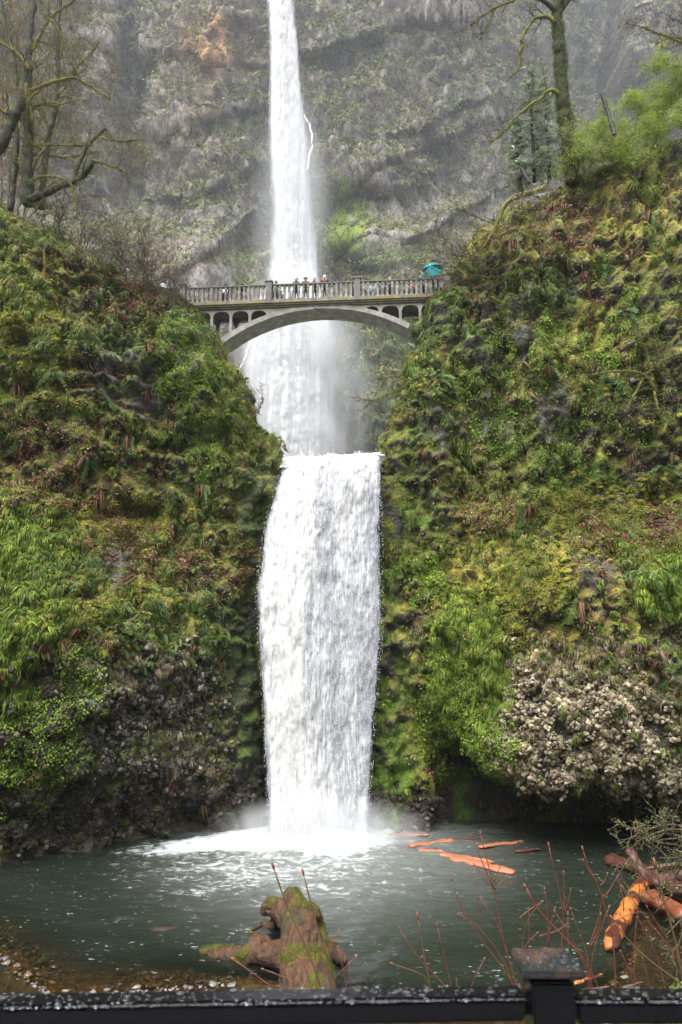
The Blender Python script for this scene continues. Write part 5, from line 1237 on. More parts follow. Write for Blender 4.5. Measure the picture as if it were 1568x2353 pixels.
Q, R = T.path([g2(235, 1190), g2(240, 1080), g2(262, 900), g2(285, 750), g2(322, 600), g2(335, 430), g2(332, 250), g2(345, 60), g2(350, -80)], 42.5, .22, .09, T.trunk, 9, 0, sub=14, sublen=3)
T.path([g2(285, 750), g2(240, 660), g2(215, 560), g2(210, 480)], 42.5, .08, .04, None, 7, 0, sub=5)
T.path([g2(335, 500), g2(420, 400), g2(500, 330), g2(560, 240)], 42.5, .08, .03, None, 7, 0, sub=10, sublen=2.5)
T.path([g2(265, 880), g2(380, 900), g2(480, 880), g2(560, 860)], 42.5, .06, .03, None, 7, 0, sub=6, sublen=2)
T.ivy(Q, R, 300, size=(.05, .1)); T.finish(leaf=BUDY, per=4, lsize=(.03, .06), spread=.3)
T = Tree(3, 'maple_tree', at(30, 470, 41.5), 'thin leaning maple at the far left edge behind the mossy stems')
T.path([g2(60, 1200), g2(85, 1050), g2(105, 800), g2(85, 640), g2(102, 520), g2(90, 350), g2(45, 200), g2(20, 60), g2(0, -60)], 41.5, .17, .08, T.trunk, 9, 0, sub=14, sublen=3)
T.finish(leaf=BUDY, per=4, lsize=(.03, .06), spread=.3)
T = Tree(31, 'maple_tree', at(10, 300, 46), 'many fine bare branches of a maple behind the left trees, reaching over the cliff')
for k in range(9):
    x0 = random.uniform(-20, 220); T.path([(x0 * .3, 520), (x0 * .7, 330), (x0, 180), (x0 + random.uniform(-40, 90), random.uniform(-20, 120))], 45 + k * .2, .07, .02, T.limb if k < 3 else T.twig, 5, 0, sub=13, sublen=2.8)
T.finish(leaf=BUDY, per=4, lsize=(.03, .06), spread=.35)
# small mossy saplings and bare shrubs on the left
T = Tree(4, 'mossy_sapling', at(92, 655, 39.2), 'short yellow mossy stem leaning over the left slope')
T.path([(62, 657), (84, 652), (98, 636), (104, 612), (105, 590), (103, 575)], 39.0, .13, .05, None, 9, 0, sub=5, sublen=1.2)
T.path([(104, 612), (125, 605), (150, 598), (175, 590), (195, 583)], 39.0, .06, .02, None, 7, -.4, sub=5, sublen=1.2)
T.finish(leaf=BUDY, per=2, lsize=(.03, .06))
for k, (x, y, hpx, w) in enumerate([(345, 690, 150, 50), (235, 640, 130, 60), (300, 665, 120, 50), (180, 600, 130, 60), (395, 700, 100, 30), (120, 560, 120, 60)]):
    T = Tree(40 + k, 'bare_shrub', at(x, y, 40.8), ['bare twiggy shrub just left of the bridge parapet', 'bare shrub on the middle of the left skyline', 'bare shrub between the two others on the left skyline', 'bare shrub high on the left skyline under the maple', 'small bare shrub right beside the bridge end post on the left', 'bare shrub below the maple trunks on the left'][k], 'shrub')
    for j in range(7):
        a = random.uniform(-1, 1); T.path([(x + a * 6, y + 14), (x + a * w * .4, y - hpx * .4), (x + a * w, y - hpx * random.uniform(.7, 1.05))], 40.8, .035, .012, T.twig, 5, random.uniform(-.8, .8), sub=6, sublen=1.3)
    T.finish(leaf=BUDY, per=1, lsize=(.02, .05))
for k, (x, y, pts) in enumerate([(610, 965, [(580, 962), (596, 940), (604, 915)]), (520, 835, [(505, 840), (520, 815), (512, 795)]), (930, 870, [(945, 880), (910, 860), (880, 872)]), (905, 900, [(930, 890), (890, 905), (850, 925)])]):
    T = Tree(60 + k, 'bare_shrub', at(pts[0][0], pts[0][1], 40.6), ['tiny bare shrub on the left gorge edge against the white water', 'twisted mossy shrub under the left bridge abutment', 'bare shrub reaching left from the right gorge wall', 'long thin twigs reaching over the gorge from the right wall'][k], 'shrub')
    T.path(pts, 40.7, .05, .015, None, 6, 0, sub=6, sublen=1.1); T.finish(leaf=BUDY, per=1, lsize=(.02, .05))
# right mossy trunk
T = Tree(5, 'maple_tree', at(1312, 392, 41.5), 'tall mossy ivy clad trunk with crooked limbs on top of the right hill')
Q, R = T.path([g3(960, 1010), g3(948, 900), g3(925, 720), g3(905, 560), g3(892, 380), g3(888, 230), g3(868, 100), g3(880, 20), g3(900, -80)], 41.5, .42, .27, T.trunk, 14, 0, sub=0, wob=.06)
T.path([g3(870, 90), g3(900, 50), g3(935, 0), g3(960, -60)], 41.5, .24, .16, T.trunk, 10, 0, sub=2)
T.path([g3(868, 70), g3(840, 30), g3(780, -5), g3(720, -40)], 41.4, .20, .10, T.trunk, 10, -.5, sub=2)
T.path([g3(865, 130), g3(840, 95), g3(800, 86), g3(740, 100), g3(705, 155), g3(677, 215), g3(668, 300), g3(668, 372), g3(640, 410), g3(605, 425)], 41.2, .15, .04, None, 9, -.8, sub=8, sublen=1.4, wob=.1)
T.path([g3(888, 530), g3(860, 500), g3(828, 492), g3(790, 540), g3(720, 590), g3(665, 628), g3(610, 690), g3(570, 740), g3(505, 785)], 41.2, .14, .035, None, 9, -.8, sub=14, sublen=1.6, wob=.1)
T.path([g3(640, 0), g3(600, 10), g3(520, 50), g3(450, 92), g3(400, 135)], 41, .08, .03, None, 8, 0, sub=8, sublen=1.5)
T.path([g3(520, 50), g3(500, 120), g3(470, 180)], 41, .05, .02, None, 7, 0, sub=3, sublen=1)
T.ivy(Q, R, 5200, ([.06, .10, .02], [.09, .14, .028], [.15, .13, .026], [.12, .14, .024]), (.05, .11)); T.finish(leaf=BUDY, per=1, lsize=(.03, .06), spread=.2)
# leaning bough and bare crown hanging over the bridge
T = Tree(6, 'leaning_tree', at(1235, 440, 40.4), 'moss covered bough arching down to the left over the right end of the bridge')
T.path([g3(800, 1045), g3(740, 1065), g3(620, 1098), g3(582, 1135), g3(550, 1220), g3(512, 1300), g3(470, 1370)], 40.2, .20, .08, None, 10, 0, sub=10, sublen=1.8, wob=.08)
T.path([g3(520, 1240), g3(440, 1215), g3(370, 1175), g3(310, 1120)], 40.0, .04, .012, T.twig, 5, 0, sub=10, sublen=1.5)
T.path([g3(550, 1310), g3(640, 1260), g3(700, 1310), g3(770, 1325)], 39.8, .08, .03, None, 7, 0, sub=6, sublen=1.2)
T.path([g3(540, 1300), g3(580, 1380), g3(610, 1430)], 39.8, .07, .03, None, 7, 0, sub=6, sublen=1.2)
for k in range(6): x = random.uniform(380, 520); T.path([g3(x + 60, 1450), g3(x, 1420 + k * 10), g3(x - 110, 1390 + k * 30), g3(x - 230, 1330 + k * 50)], 40.4, .035, .01, T.twig, 5, 0, sub=9, sublen=1.5)
T.finish(leaf=([.25, .25, .07], [.20, .17, .06]), per=2, lsize=(.03, .06), spread=.2)
# branch entering at the top right, mossy twisted shrub on the right wall
T = Tree(7, 'maple_tree', at(1575, 110, 39), 'bare mossy branch entering at the right edge in front of the dark cliff')
T.path([g3(1640, 200), g3(1568, 240), g3(1500, 205), g3(1430, 185), g3(1360, 150)], 39, .10, .03, None, 8, 0, sub=12, sublen=2); T.path([g3(1620, 240), g3(1590, 190), g3(1568, 120)], 39, .12, .06, None, 8, 0, sub=7, sublen=1.8); T.finish(leaf=BUDY, per=1, lsize=(.03, .06))
def c7(px, py): return (1450 * .5744 + px * .4689, 1000 * .5744 + py * .4689)
T = Tree(8, 'mossy_shrub', at(*c7(1400, 640), 38.6), 'spreading yellow mossy shrub clinging to the right wall near the frame edge', 'shrub')
for pts in ([(1440, 690), (1400, 620), (1330, 590), (1220, 595), (1130, 610)], [(1430, 680), (1410, 560), (1385, 480), (1350, 420)], [(1400, 600), (1480, 530), (1560, 520)], [(1380, 620), (1340, 700), (1290, 790)], [(1430, 690), (1450, 780), (1470, 840)]):
    T.path([c7(*p) for p in pts], 38.3, .09, .03, None, 7, -.3, sub=7, sublen=1.2)
T.finish(leaf=([.2, .26, .06],), per=1, lsize=(.03, .06))
# conifers behind the trunk
M_need = mat_attr('needles', .7, .2, .25, 5)
def conifer(seed, px, pyb, pyt, Y, wpx, label):
    b = at(px, pyb, Y); t = at(px + 8, pyt, Y); H = (t - b).length; W = wpx / FPX * (Y + 8); e = empty('hemlock_tree', b); tag(e, label, 'tree', 'hemlocks behind the mossy trunk')
    tr = MB(); tr.tube([(0, 0, -.5), (.05, 0, H * .3), (0, .05, H * .65), ((t - b).x, 0, H)], [.16, .12, .07, .015], 8); tr.build('trunk', M_bark, e, True)
    r = np.random.default_rng(seed); bm_ = MB(); pts, nr = [], []
    for k in range(85):
        f = r.uniform(.02, .98); L = W * (1 - f) ** .75 * r.uniform(.55, 1.1) + .25; a = r.uniform(0, 2 * pi); d = np.array([cos(a), sin(a), 0.0]); z = H * f; P = [np.array([0, 0, z]) + d * L * q + np.array([0, 0, .18 * L * q - .42 * L * q * q]) for q in (0, .35, .7, 1)]
        bm_.tube(P, [.03, .02, .012, .006], 4)
        for q in np.linspace(.2, 1, int(6 + L * 7)):
            c = np.array([0, 0, z]) + d * L * q + np.array([0, 0, .18 * L * q - .42 * L * q * q]); s_ = np.array([-d[1], d[0], 0]) * r.uniform(-1, 1) * .35 * L * (1.1 - q); pts.append(c + s_ + r.normal(0, .05, 3)); nr.append(np.array([d[0] * .3, d[1] * .3, 1.0]) + r.normal(0, .3, 3))
    bm_.build('limbs', M_bark, e, True); n = len(pts); col = np.array([[.38, .46, .34], [.48, .54, .42], [.25, .32, .22], [.55, .58, .46]])[r.integers(0, 4, n)]
    V, F, C_ = stamp(HANGF, np.array(pts), frames(np.array(nr), np.tile([0, .2, -1.0], (n, 1)), r.uniform(0, 6.3, n)), r.uniform(.22, .5, n), col); obj('foliage', raw_mesh('foliage', V, F, M_need, C_), e)
conifer(1, 1228, 405, 150, 46.5, 58, 'pale grey green hemlock directly left of the mossy trunk')
conifer(2, 1262, 400, 175, 47.5, 52, 'hemlock half hidden right behind the mossy trunk')
conifer(3, 1195, 425, 270, 46, 34, 'small hemlock at the left of the hemlock group beside the cliff')
conifer(4, 1318, 372, 235, 47.5, 40, 'low hemlock showing to the right of the mossy trunk')
# lime green shrubs
M_lime = mat_attr('lime_leaf', .5, .4, .15, 8)
for k, (x, y, hp, w, n) in enumerate([(1345, 395, 85, 50, 1500), (1420, 385, 150, 62, 3200), (1500, 350, 205, 75, 5200), (1585, 320, 240, 75, 5200), (1460, 400, 90, 60, 1500), (1318, 405, 50, 26, 500)]):
    Y = 40.8 + .4 * (k % 3); T = Tree(80 + k, 'leafy_shrub', at(x, y, Y), ['lime green shrub sprouting at the foot of the mossy trunk', 'lime green shrub around the leaning black fence post', 'tall lime green shrub between the fence post and the frame edge', 'tallest lime green shrub at the right frame edge', 'low lime green shrub on the slope below the taller ones', 'small bright lime sprig in front of the trunk base'][k], 'shrub')
    for j in range(9): a = random.uniform(-1, 1); T.path([(x + a * 8, y + 12), (x + a * w * .5, y - hp * .45), (x + a * w, y - hp * random.uniform(.65, 1.0))], Y, .03, .008, T.twig, 4, random.uniform(-1.2, 1.2), sub=4, sublen=1.0)
    T.tips = [p for p in T.tips]; tp = np.array(T.tips); cen = tp[RNG.integers(0, len(tp), n)] + RNG.normal(0, .22, (n, 3)) - T.o
    V, F, C_ = stamp(CLUSTER, cen, frames(RNG.normal(size=(n, 3))), RNG.uniform(.09, .20, n), np.array([[.31, .39, .06], [.24, .34, .05], [.38, .43, .09]])[RNG.integers(0, 3, n)] * RNG.uniform(.7, 1.2, (n, 1)))
    T.tips = []; T.finish(); obj('leaves', raw_mesh('leaves', V, F, M_lime, C_), T.e)
# dark fence posts with wires
M_post = mat_simple('wet_black_wood', (.022, .02, .02), .35, .4, 12, .5, .02, stretch=(1, 1, .2))
fr_ = empty('wire_fence', at(1410, 292, 41.6)); tag(fr_, 'black leaning wooden posts strung with netting behind the lime shrubs', 'fence'); o_ = np.array(fr_.location)
for pts, r_ in (([(1384, 215), (1392, 240), (1401, 268), (1412, 310)], .14), ([(1198, 388), (1206, 402), (1216, 420)], .13), ([(1414, 250), (1416, 280)], .05)):
    m = MB(); m.tube([np.array(at(a, b, 39.9 if a > 1300 else 40.6)) - o_ for a, b in pts], r_, 10, jit=.08); m.build('post', M_post, fr_, False)
m = MB()
for a, b in ((( 1386, 222), (1330, 262)), ((1386, 222), (1310, 300)), ((1388, 225), (1440, 205)), ((1440, 205), (1530, 160)), ((1400, 262), (1340, 300)), ((1200, 390), (1175, 425)), ((1205, 400), (1230, 402))): m.tube([np.array(at(*a, 41.9)) - o_, np.array(at((a[0] + b[0]) / 2, (a[1] + b[1]) / 2 + 3, 41.9)) - o_, np.array(at(*b, 41.9)) - o_], .012, 4)
for k in range(14):
    x = 1330 + k * 4; y0 = 222 + (1386 - x) * .72; m.tube([np.array(at(x, y0, 41.9)) - o_, np.array(at(x - 3, y0 + 34, 41.9)) - o_, np.array(at(x - 2, y0 + 70, 41.9)) - o_], .008, 3)
m.build('wire_netting', M_post, fr_)
# ------------------------------------------------------------------ logs
def log_mat(name, c1, c2, c3=None, scale=5, rough=.45):
    m, nt, b = new_mat(name); N = NT(nt); g = N.noise(N.obj((.25, 4, 4)), scale, 5, .65, .4); n = N.noise(N.obj(), 1.8, 4, .6)
    c = N.mix(N.mapr(g, .35, .65), c1, c2)
    if c3: c = N.mix(N.mapr(n, .49, .53), c, c3)
    nt.links.new(c, b.inputs['Base Color']); b.inputs['Roughness'].default_value = rough; nt.links.new(N.bump(g, .6, .04), b.inputs['Normal']); return m
M_red = log_mat('red_wood', (.24, .075, .035), (.42, .165, .085), None, 5)
M_red2 = log_mat('dark_red_wood', (.03, .013, .010), (.10, .032, .018), None, 4)
M_orange = log_mat('orange_wood', (.30, .085, .018), (.46, .17, .035), (.055, .015, .008), 4)
def logmesh(name, a, b, ra, rb, mat, label, group=None, seed=1, bend=.05, seg=14, squash=.75, tip=True):
    a, b = Vector(a), Vector(b); L = (b - a).length; d = (b - a).normalized(); n = 22; m = MB()
    t = np.linspace(0, 1, n); P = np.stack([t * L, bend * L * np.sin(pi * t) * .5 + .03 * fbm(np.stack([t * L, t, t], 1), .5, 2, seed), 0 * t], 1)
    R = (ra + (rb - ra) * t) * (1 + .12 * fbm(np.stack([t * L + seed, t, t], 1), .7, 2, seed))
    if tip: R = R * np.minimum(1, .45 + 9 * np.minimum(t + .0, 1.0 - t + seed % 3 * .03))
    m.tube(P, R, seg, squash, ref=(0, 0, 1)); me = m.mesh(name, mat, True)
    V = np.array([v.co[:] for v in me.vertices]); dn = fbm(V * np.array([.25, 1, 1]) + seed, .10, 3, seed) * (.34 if ra < .3 else .16) * ra; c = P[np.clip((V[:, 0] / L * (n - 1)).round().astype(int), 0, n - 1)]
    V2 = V + (V - c) / (np.linalg.norm(V - c, axis=1, keepdims=True) + 1e-6) * dn[:, None]; me.vertices.foreach_set('co', V2.astype(np.float32).ravel()); me.update()
    o = obj(name, me, None, a); x = d; z = Vector((0, 0, 1)); y = z.cross(x).normalized(); z = x.cross(y); o.rotation_euler = Matrix((x, y, z)).transposed().to_euler(); tag(o, label, 'log', group); return o
lg = [((884, 1922), (985, 1918), .20, 'reddish log nearest the foot of the fall'), ((940, 1944), (1045, 1932), .24, 'broad orange log behind the front pair, left of the twig stems'), ((1040, 1930), (1105, 1932), .16, 'dim reddish log stretching right behind the orange ones'),
      ((964, 1957), (1135, 1982), .22, 'long orange log floating in front of the group'), ((1035, 1972), (1182, 2006), .33, 'thickest orange log, nearest the viewer in the floating group'), ((962, 1953), (1018, 1955), .10, 'thin orange stick floating at the left of the group'),
      ((1100, 1946), (1205, 1934), .17, 'orange log floating alone right of the group'), ((1185, 1957), (1240, 1950), .15, 'faint dark red log farthest right in the shaded water')]
for k, (a, b, r_, lb) in enumerate(lg): logmesh('floating_log', onz(*a, .02), onz(*b, .02), r_ * 1.05, r_ * .8, M_red if k not in (2, 7) else M_red2, lb, 'logs floating right of the lower fall', k + 3, .03, squash=.42)
o = logmesh('stripped_log', onz(1400, 2180, .12), onz(1486, 2018, .25), .31, .29, M_orange, 'bright orange barkless log with dark red patches lying in the water at the right', None, 21, .02, squash=.8)
for k, (a, b, za, zb, r_, lb) in enumerate([((1395, 1975), (1500, 2010), .1, .3, .38, 'dark red log pointing left out of the log pile'), ((1442, 1950), (1500, 2035), 1.2, .3, .20, 'upright slanting splintered red log on the log pile'), ((1475, 2010), (1575, 2050), .4, .5, .45, 'thick red brown log at the back of the log pile by the frame edge'),
      ((1490, 2060), (1580, 2110), .3, .6, .42, 'rust red log below the pile at the right frame edge'), ((1480, 2065), (1545, 2105), .1, .2, .22, 'short red log half sunk below the pile'), ((1460, 2000), (1570, 1985), .5, .8, .12, 'thin grey branch lying across the log pile'), ((1500, 2030), (1590, 2000), .6, .9, .3, 'dark log on top of the pile at the frame edge')]):
    logmesh('drift_log', onz(*a, za), onz(*b, zb), r_, r_ * .8, M_red2 if k != 3 else log_mat('rust_wood', (.10, .028, .015), (.22, .07, .03)), lb, 'logs piled at the right shore', k + 31, .05)
# big stump on the near shore
M_stump, _nt, _b = new_mat('stump_wood'); _N = NT(_nt)
_g = _N.noise(_N.obj((3.0, .45, 3.0)), 1.6, 6, .68, .6); _m = _N.noise(_N.obj(), 1.3, 5, .62); _up = _N.n.new('ShaderNodeNewGeometry'); _sx = _N.n.new('ShaderNodeSeparateXYZ'); _nt.links.new(_up.outputs['Normal'], _sx.inputs[0])
_c = _N.ramp(_g, [(.32, (.018, .012, .009)), (.45, (.06, .032, .018)), (.55, (.13, .062, .03)), (.70, (.085, .065, .048))])
_c = _N.mix(_N.mapr(_N.math('ADD', _m, _N.math('MULTIPLY', _sx.outputs[2], .05)), .90, .95), _c, (.24, .29, .02))
_c = _N.mix(_N.mapr(_N.noise(_N.obj(), .9, 3), .52, .62, 0, .6), _c, (.07, .065, .03))
_nt.links.new(_c, _b.inputs['Base Color']); _b.inputs['Roughness'].default_value = .38; _nt.links.new(_N.bump(_N.math('ADD', _g, _N.math('MULTIPLY', _N.noise(_N.obj((9, 1.2, 9)), 2.0, 5, .7), .6)), 1.0, .16), _b.inputs['Normal'])
sb = onz(700, 2290, .0); st = empty('tree_stump', sb); tag(st, 'huge wet brown stump with spreading roots and bright green moss at the near shore', 'stump'); so = np.array(sb)
m = MB()
def SP_(px, py, z): return np.array(onz(px, py, z)) - so
m.tube([SP_(712, 2330, .2), SP_(708, 2270, .55), SP_(700, 2200, .75), SP_(690, 2140, .95), SP_(678, 2090, 1.15), SP_(672, 2062, 1.3)], [.88, .84, .74, .62, .50, .32], 22, .85)
m.tube([SP_(690, 2135, .9), SP_(655, 2098, .95), SP_(622, 2082, .9), SP_(606, 2096, .62)], [.5, .42, .30, .18], 14)
m.tube([SP_(640, 2100, .6), SP_(632, 2120, .2), SP_(645, 2135, -.2)], [.24, .22, .2], 12)
m.tube([SP_(705, 2090, .9), SP_(728, 2110, .75), SP_(735, 2130, .4), SP_(742, 2165, .2), SP_(768, 2195, .1), SP_(795, 2208, .0)], [.3, .24, .2, .24, .26, .16], 12)
m.sphere(SP_(725, 2098, 1.0), (.16, .2, .22), 10, 8); m.sphere(SP_(783, 2200, .15), (.25, .3, .22), 10, 8)
m.tube([SP_(700, 2215, .3), SP_(655, 2195, .35), SP_(612, 2190, .40), SP_(575, 2192, .22), SP_(530, 2188, .12), SP_(490, 2185, .05), SP_(462, 2186, -.05)], [.62, .55, .42, .27, .22, .17, .09], 16, .8)
m.sphere(SP_(596, 2178, .3), (.42, .5, .42), 14, 10); m.tube([SP_(600, 2200, .1), SP_(540, 2202, .02), SP_(480, 2196, -.05)], [.35, .2, .1], 12)
m.tube([SP_(628, 2130, .45), SP_(605, 2122, .4), SP_(585, 2135, .12), SP_(572, 2142, .0)], [.12, .11, .08, .04], 10)
m.tube([SP_(672, 2062, 1.3), SP_(668, 2052, 1.5), SP_(660, 2046, 1.55)], [.33, .26, .12], 12)
rg = np.random.default_rng(4)
for k in range(16): a = SP_(rg.uniform(596, 640), rg.uniform(2078, 2100), rg.uniform(.7, 1.1)); m.sphere(a, rg.uniform(.07, .15), 8, 6)
for k in range(12): a = SP_(rg.uniform(655, 700), rg.uniform(2046, 2070), rg.uniform(1.2, 1.55)); m.sphere(a, rg.uniform(.06, .14), 8, 6)
o = m.build('trunk', M_stump, st, True); remesh(o, .045, 2)
tx = bpy.data.textures.new('bark_relief', 'CLOUDS'); tx.noise_scale = .35; tx.noise_depth = 3; dm = o.modifiers.new('relief', 'DISPLACE'); dm.texture = tx; dm.strength = .16; dm.mid_level = .5; dm.texture_coords = 'LOCAL'
dg = bpy.context.evaluated_depsgraph_get(); ev = o.evaluated_get(dg); me_ = ev.to_mesh(); nv = len(me_.vertices); Vv = np.zeros(nv * 3, np.float32); Vn = np.zeros(nv * 3, np.float32); me_.vertices.foreach_get('co', Vv); me_.vertices.foreach_get('normal', Vn); ev.to_mesh_clear(); Vv = Vv.reshape(-1, 3).astype(float); Vn = Vn.reshape(-1, 3).astype(float)
pm = fbm(Vv, 1.1, 3, 601) + .25 * Vn[:, 2] + .35 * sm(.2, -.6, Vv[:, 0]) * 0 + .18 * np.minimum(Vv[:, 2], 1.2) - .25; ok_ = np.where((pm > .18) & (Vn[:, 2] > -.2))[0]
n = min(5200, len(ok_) * 2); i_ = ok_[RNG.integers(0, len(ok_), n)]; Pm = Vv[i_] + Vn[i_] * .01 + RNG.normal(0, .02, (n, 3))
V, F, C_ = stamp(CLUSTER[:4], Pm, frames(Vn[i_] + RNG.normal(0, .2, (n, 3)), np.tile([0, 1.0, 0.1], (n, 1)), RNG.uniform(0, 6, n)), RNG.uniform(.035, .075, n)[:, None] * np.array([[1, 1, .6]]), np.array([[.15, .19, .018], [.10, .125, .018], [.20, .23, .02], [.07, .075, .02]])[RNG.integers(0, 4, n)]); obj('moss', raw_mesh('moss', V, F, M_leaf, C_), st)
# submerged boulder
m = MB(); V, F, _ = t_rock(11, 3); m.add(V * np.array([1.0, .7, .28]), F[:, :3]); o = m.build('boulder', mat_simple('wet_boulder', (.028, .019, .012), .4, .4, 3, .5, .05), None, True); o.location = onz(370, 2138, -.17); tag(o, 'low brown boulder just breaking the shallow water at the left', 'boulder')
# ------------------------------------------------------------------ black railing in the foreground
M_iron, _nt, _b = new_mat('wet_black_metal'); _N = NT(_nt); _n = _N.noise(_N.pos(), 30, 4, .6)
_b.inputs['Base Color'].default_value = (.004, .004, .006, 1); _b.inputs['Roughness'].default_value = .2; _b.inputs['Specular IOR Level'].default_value = .5; _nt.links.new(_N.bump(_n, .15, .004), _b.inputs['Normal']); _b.inputs['Coat Weight'].default_value = .0
M_cap, _nt, _b = new_mat('cap_metal'); _N = NT(_nt); _n = _N.noise(_N.obj((1, .7, 1)), 14, 3, .5); _nt.links.new(_N.ramp(_n, [(.45, (.018, .02, .024)), (.66, (.10, .048, .034))]), _b.inputs['Base Color']); _b.inputs['Roughness'].default_value = .18; _b.inputs['Coat Weight'].default_value = .7
pc = Vector((.4765 * 0, 0, 0)); pcY = 1.435; pcx = (1256 - 784) / FPX * (pcY * CP - .6 * SP); rl = empty('railing', (pcx, pcY, CAMH - 1.6)); tag(rl, 'wet black metal railing with a square capped post across the foreground', 'railing'); ro = np.array(rl.location)
m = MB(); m.box((0, 0, .48), (.078, .078, .99), bev=.004); m.build('post', M_iron, rl)
m = MB(); m.box((0, 0, .992), (.112, .104, .013), bev=.004, rz=-.02); cap_o = m.build('post_cap', M_cap, rl)
RT = 1.6 - .66
mL = MB(); mL.box((-1.28, -.030, RT - .021), (2.48, .055, .044), bev=.010, rot=Matrix.Rotation(.033, 3, 'Z')); mL.build('top_rail', M_iron, rl); mR = MB(); mR.box((.86, .0, RT - .021), (1.64, .055, .044), bev=.010); mR.build('top_rail', M_iron, rl)
m = MB(); m.box((-1.28, 0, .12), (2.5, .04, .03)); m.box((.86, 0, .12), (1.64, .04, .03)); m.build('bottom_rail', M_iron, rl)
M_dropw, _nt, _b = new_mat('water_bead'); _b.inputs['Base Color'].default_value = (.55, .57, .6, 1); _b.inputs['Roughness'].default_value = .05; _b.inputs['Transmission Weight'].default_value = .92; _b.inputs['IOR'].default_value = 1.33
V0, F0 = ico(2); F0 = np.concatenate([F0, F0[:, 2:3]], 1); n = 1500; rg = np.random.default_rng(9); x = rg.uniform(-1.25, .7, n); keep = np.abs(x) > .045; x = x[keep]; n = len(x)
y = rg.uniform(-.024, .022, n); glint_row = rg.uniform(size=n) < .62; y[glint_row] = -.0245 + rg.normal(0, .001, glint_row.sum()); s_ = rg.uniform(.0010, .0030, n) * (1 + 1.0 * (rg.uniform(size=n) > .9)); yl = np.where(x < 0, x * .033 - .016 + .03 - .0018, 0)  # beads crowded along the front edge stand in for the rail's highlight line
P = np.stack([x, y + yl + 0 * x, np.where(glint_row, RT - .003, RT + .0008)], 1)
V, F, _c2 = stamp([(V0, F0)], P, np.tile(np.eye(3), (n, 1, 1)), s_[:, None] * np.array([[1.5, 1.0, .55]]), np.full((n, 3), 1)); dr = obj('rain_drops', raw_mesh('rain_drops', V, F, M_dropw), rl); dr['kind'] = 'stuff'
n = 110; P = np.stack([rg.uniform(-.052, .052, n), rg.uniform(-.048, .048, n), np.full(n, .999)], 1); V, F, _c2 = stamp([(V0, F0)], P, np.tile(np.eye(3), (n, 1, 1)), rg.uniform(.0010, .0030, n)[:, None] * np.array([[1.3, 1.1, .55]]), np.full((n, 3), 1)); d2 = obj('rain_drops', raw_mesh('cap_drops', V, F, M_dropw), cap_o); d2['kind'] = 'stuff'
# ------------------------------------------------------------------ red stemmed shrubs in front of the pool
M_stem = mat_simple('red_stem', (.14, .036, .026), .45, .4, 25, .1, .002); M_stem_old = mat_simple('brown_stem', (.11, .06, .035), .55, .3, 25, .1, .002); M_budr = mat_simple('red_bud', (.22, .075, .045), .4, .3, 40)
def c4(px, py): return (1206.2 + .2308 * px, 1895.5 + .2308 * py)
def cw(px, py): return (402.1 + .7437 * px, 1866.8 + .7437 * py)
def stems(name, label, Y, lst, col='old'):
    base = lst[0][0][-1]; b0 = at(base[0], min(base[1], 2400), Y); gz = float(ground_at(b0.x, Y)); e = empty(name, (b0.x, Y, gz)); tag(e, label, 'shrub'); eo = np.array(e.location)
    for pts, w in lst:
        Q = [np.array(at(*p, Y + .0)) for p in pts]; m = MB(); Q2 = list(Q)
        if pts[-1][1] > 2180 or w > 4: g = np.array([b0.x * .6 + Q[-1][0] * .4, Y, gz - .05]); Q2 = Q + [(Q[-1] * .5 + g * .5) + np.array([.02, 0, 0]), g]
        Q2 = np.array(Q2); L = np.concatenate([[0], np.cumsum(np.linalg.norm(np.diff(Q2, axis=0), axis=1))]); t = np.linspace(0, L[-1], max(10, int(L[-1] / .06))); P = np.stack([np.interp(t, L, Q2[:, k]) for k in range(3)], 1)
        for _ in range(2): P[1:-1] = (P[:-2] + 2 * P[1:-1] + P[2:]) / 4
        zc = Y * .95; r = w * zc / FPX * .5; R = r * (.45 + .55 * (t / L[-1])) * (1 + .18 * (np.sin(t * 26) > .93)); m.tube(P - eo, R, 7); m.build('stem', M_stem if w < 4.5 else M_stem_old, e, True)
        bm_ = MB(); d = P[0] - P[1]; d /= np.linalg.norm(d); bm_.tube([P[0] - eo - d * r * 1.0, P[0] - eo + d * r * 1.5, P[0] - eo + d * r * 3.2, P[0] - eo + d * r * 4.6], [r * .8, r * 1.15, r * .8, r * .15], 7); bm_.build('bud', M_budr, e, True)
W_ = lambda l: [cw(*p) for p in l]; C4 = lambda l: [c4(*p) for p in l]
stems('dogwood_shrub', 'two tall dark red stems rising in front of the stump with thin side shoots', 3.6, [(W_([(305, 170), (345, 290), (400, 400), (440, 500), (462, 560)]), 6.5), (W_([(397, 188), (425, 300), (455, 400), (480, 490), (498, 560)]), 5.5), (W_([(240, 372), (320, 410), (412, 456)]), 3), (W_([(503, 367), (460, 420), (430, 455)]), 3),
    (W_([(420, 300), (428, 400), (440, 480)]), 2.6), (W_([(183, 455), (260, 510), (335, 560)]), 4), (W_([(275, 485), (350, 515), (455, 542)]), 3), (W_([(557, 448), (500, 505), (455, 545)]), 3.2), (W_([(500, 405), (520, 480), (537, 560)]), 4), (W_([(540, 470), (541, 540)]), 2)])
stems('dogwood_shrub', 'bare red stems standing between the stump and the railing post', 3.9, [(W_([(751, 325), (765, 420), (795, 560)]), 5.5), (W_([(697, 362), (740, 440), (790, 490), (865, 560)]), 3.2), (W_([(811, 352), (832, 450), (862, 560)]), 3.8), (W_([(673, 467), (740, 497), (785, 488)]), 3), (W_([(955, 455), (930, 500), (905, 545)]), 3), (W_([(870, 520), (880, 540)]), 2.5)])
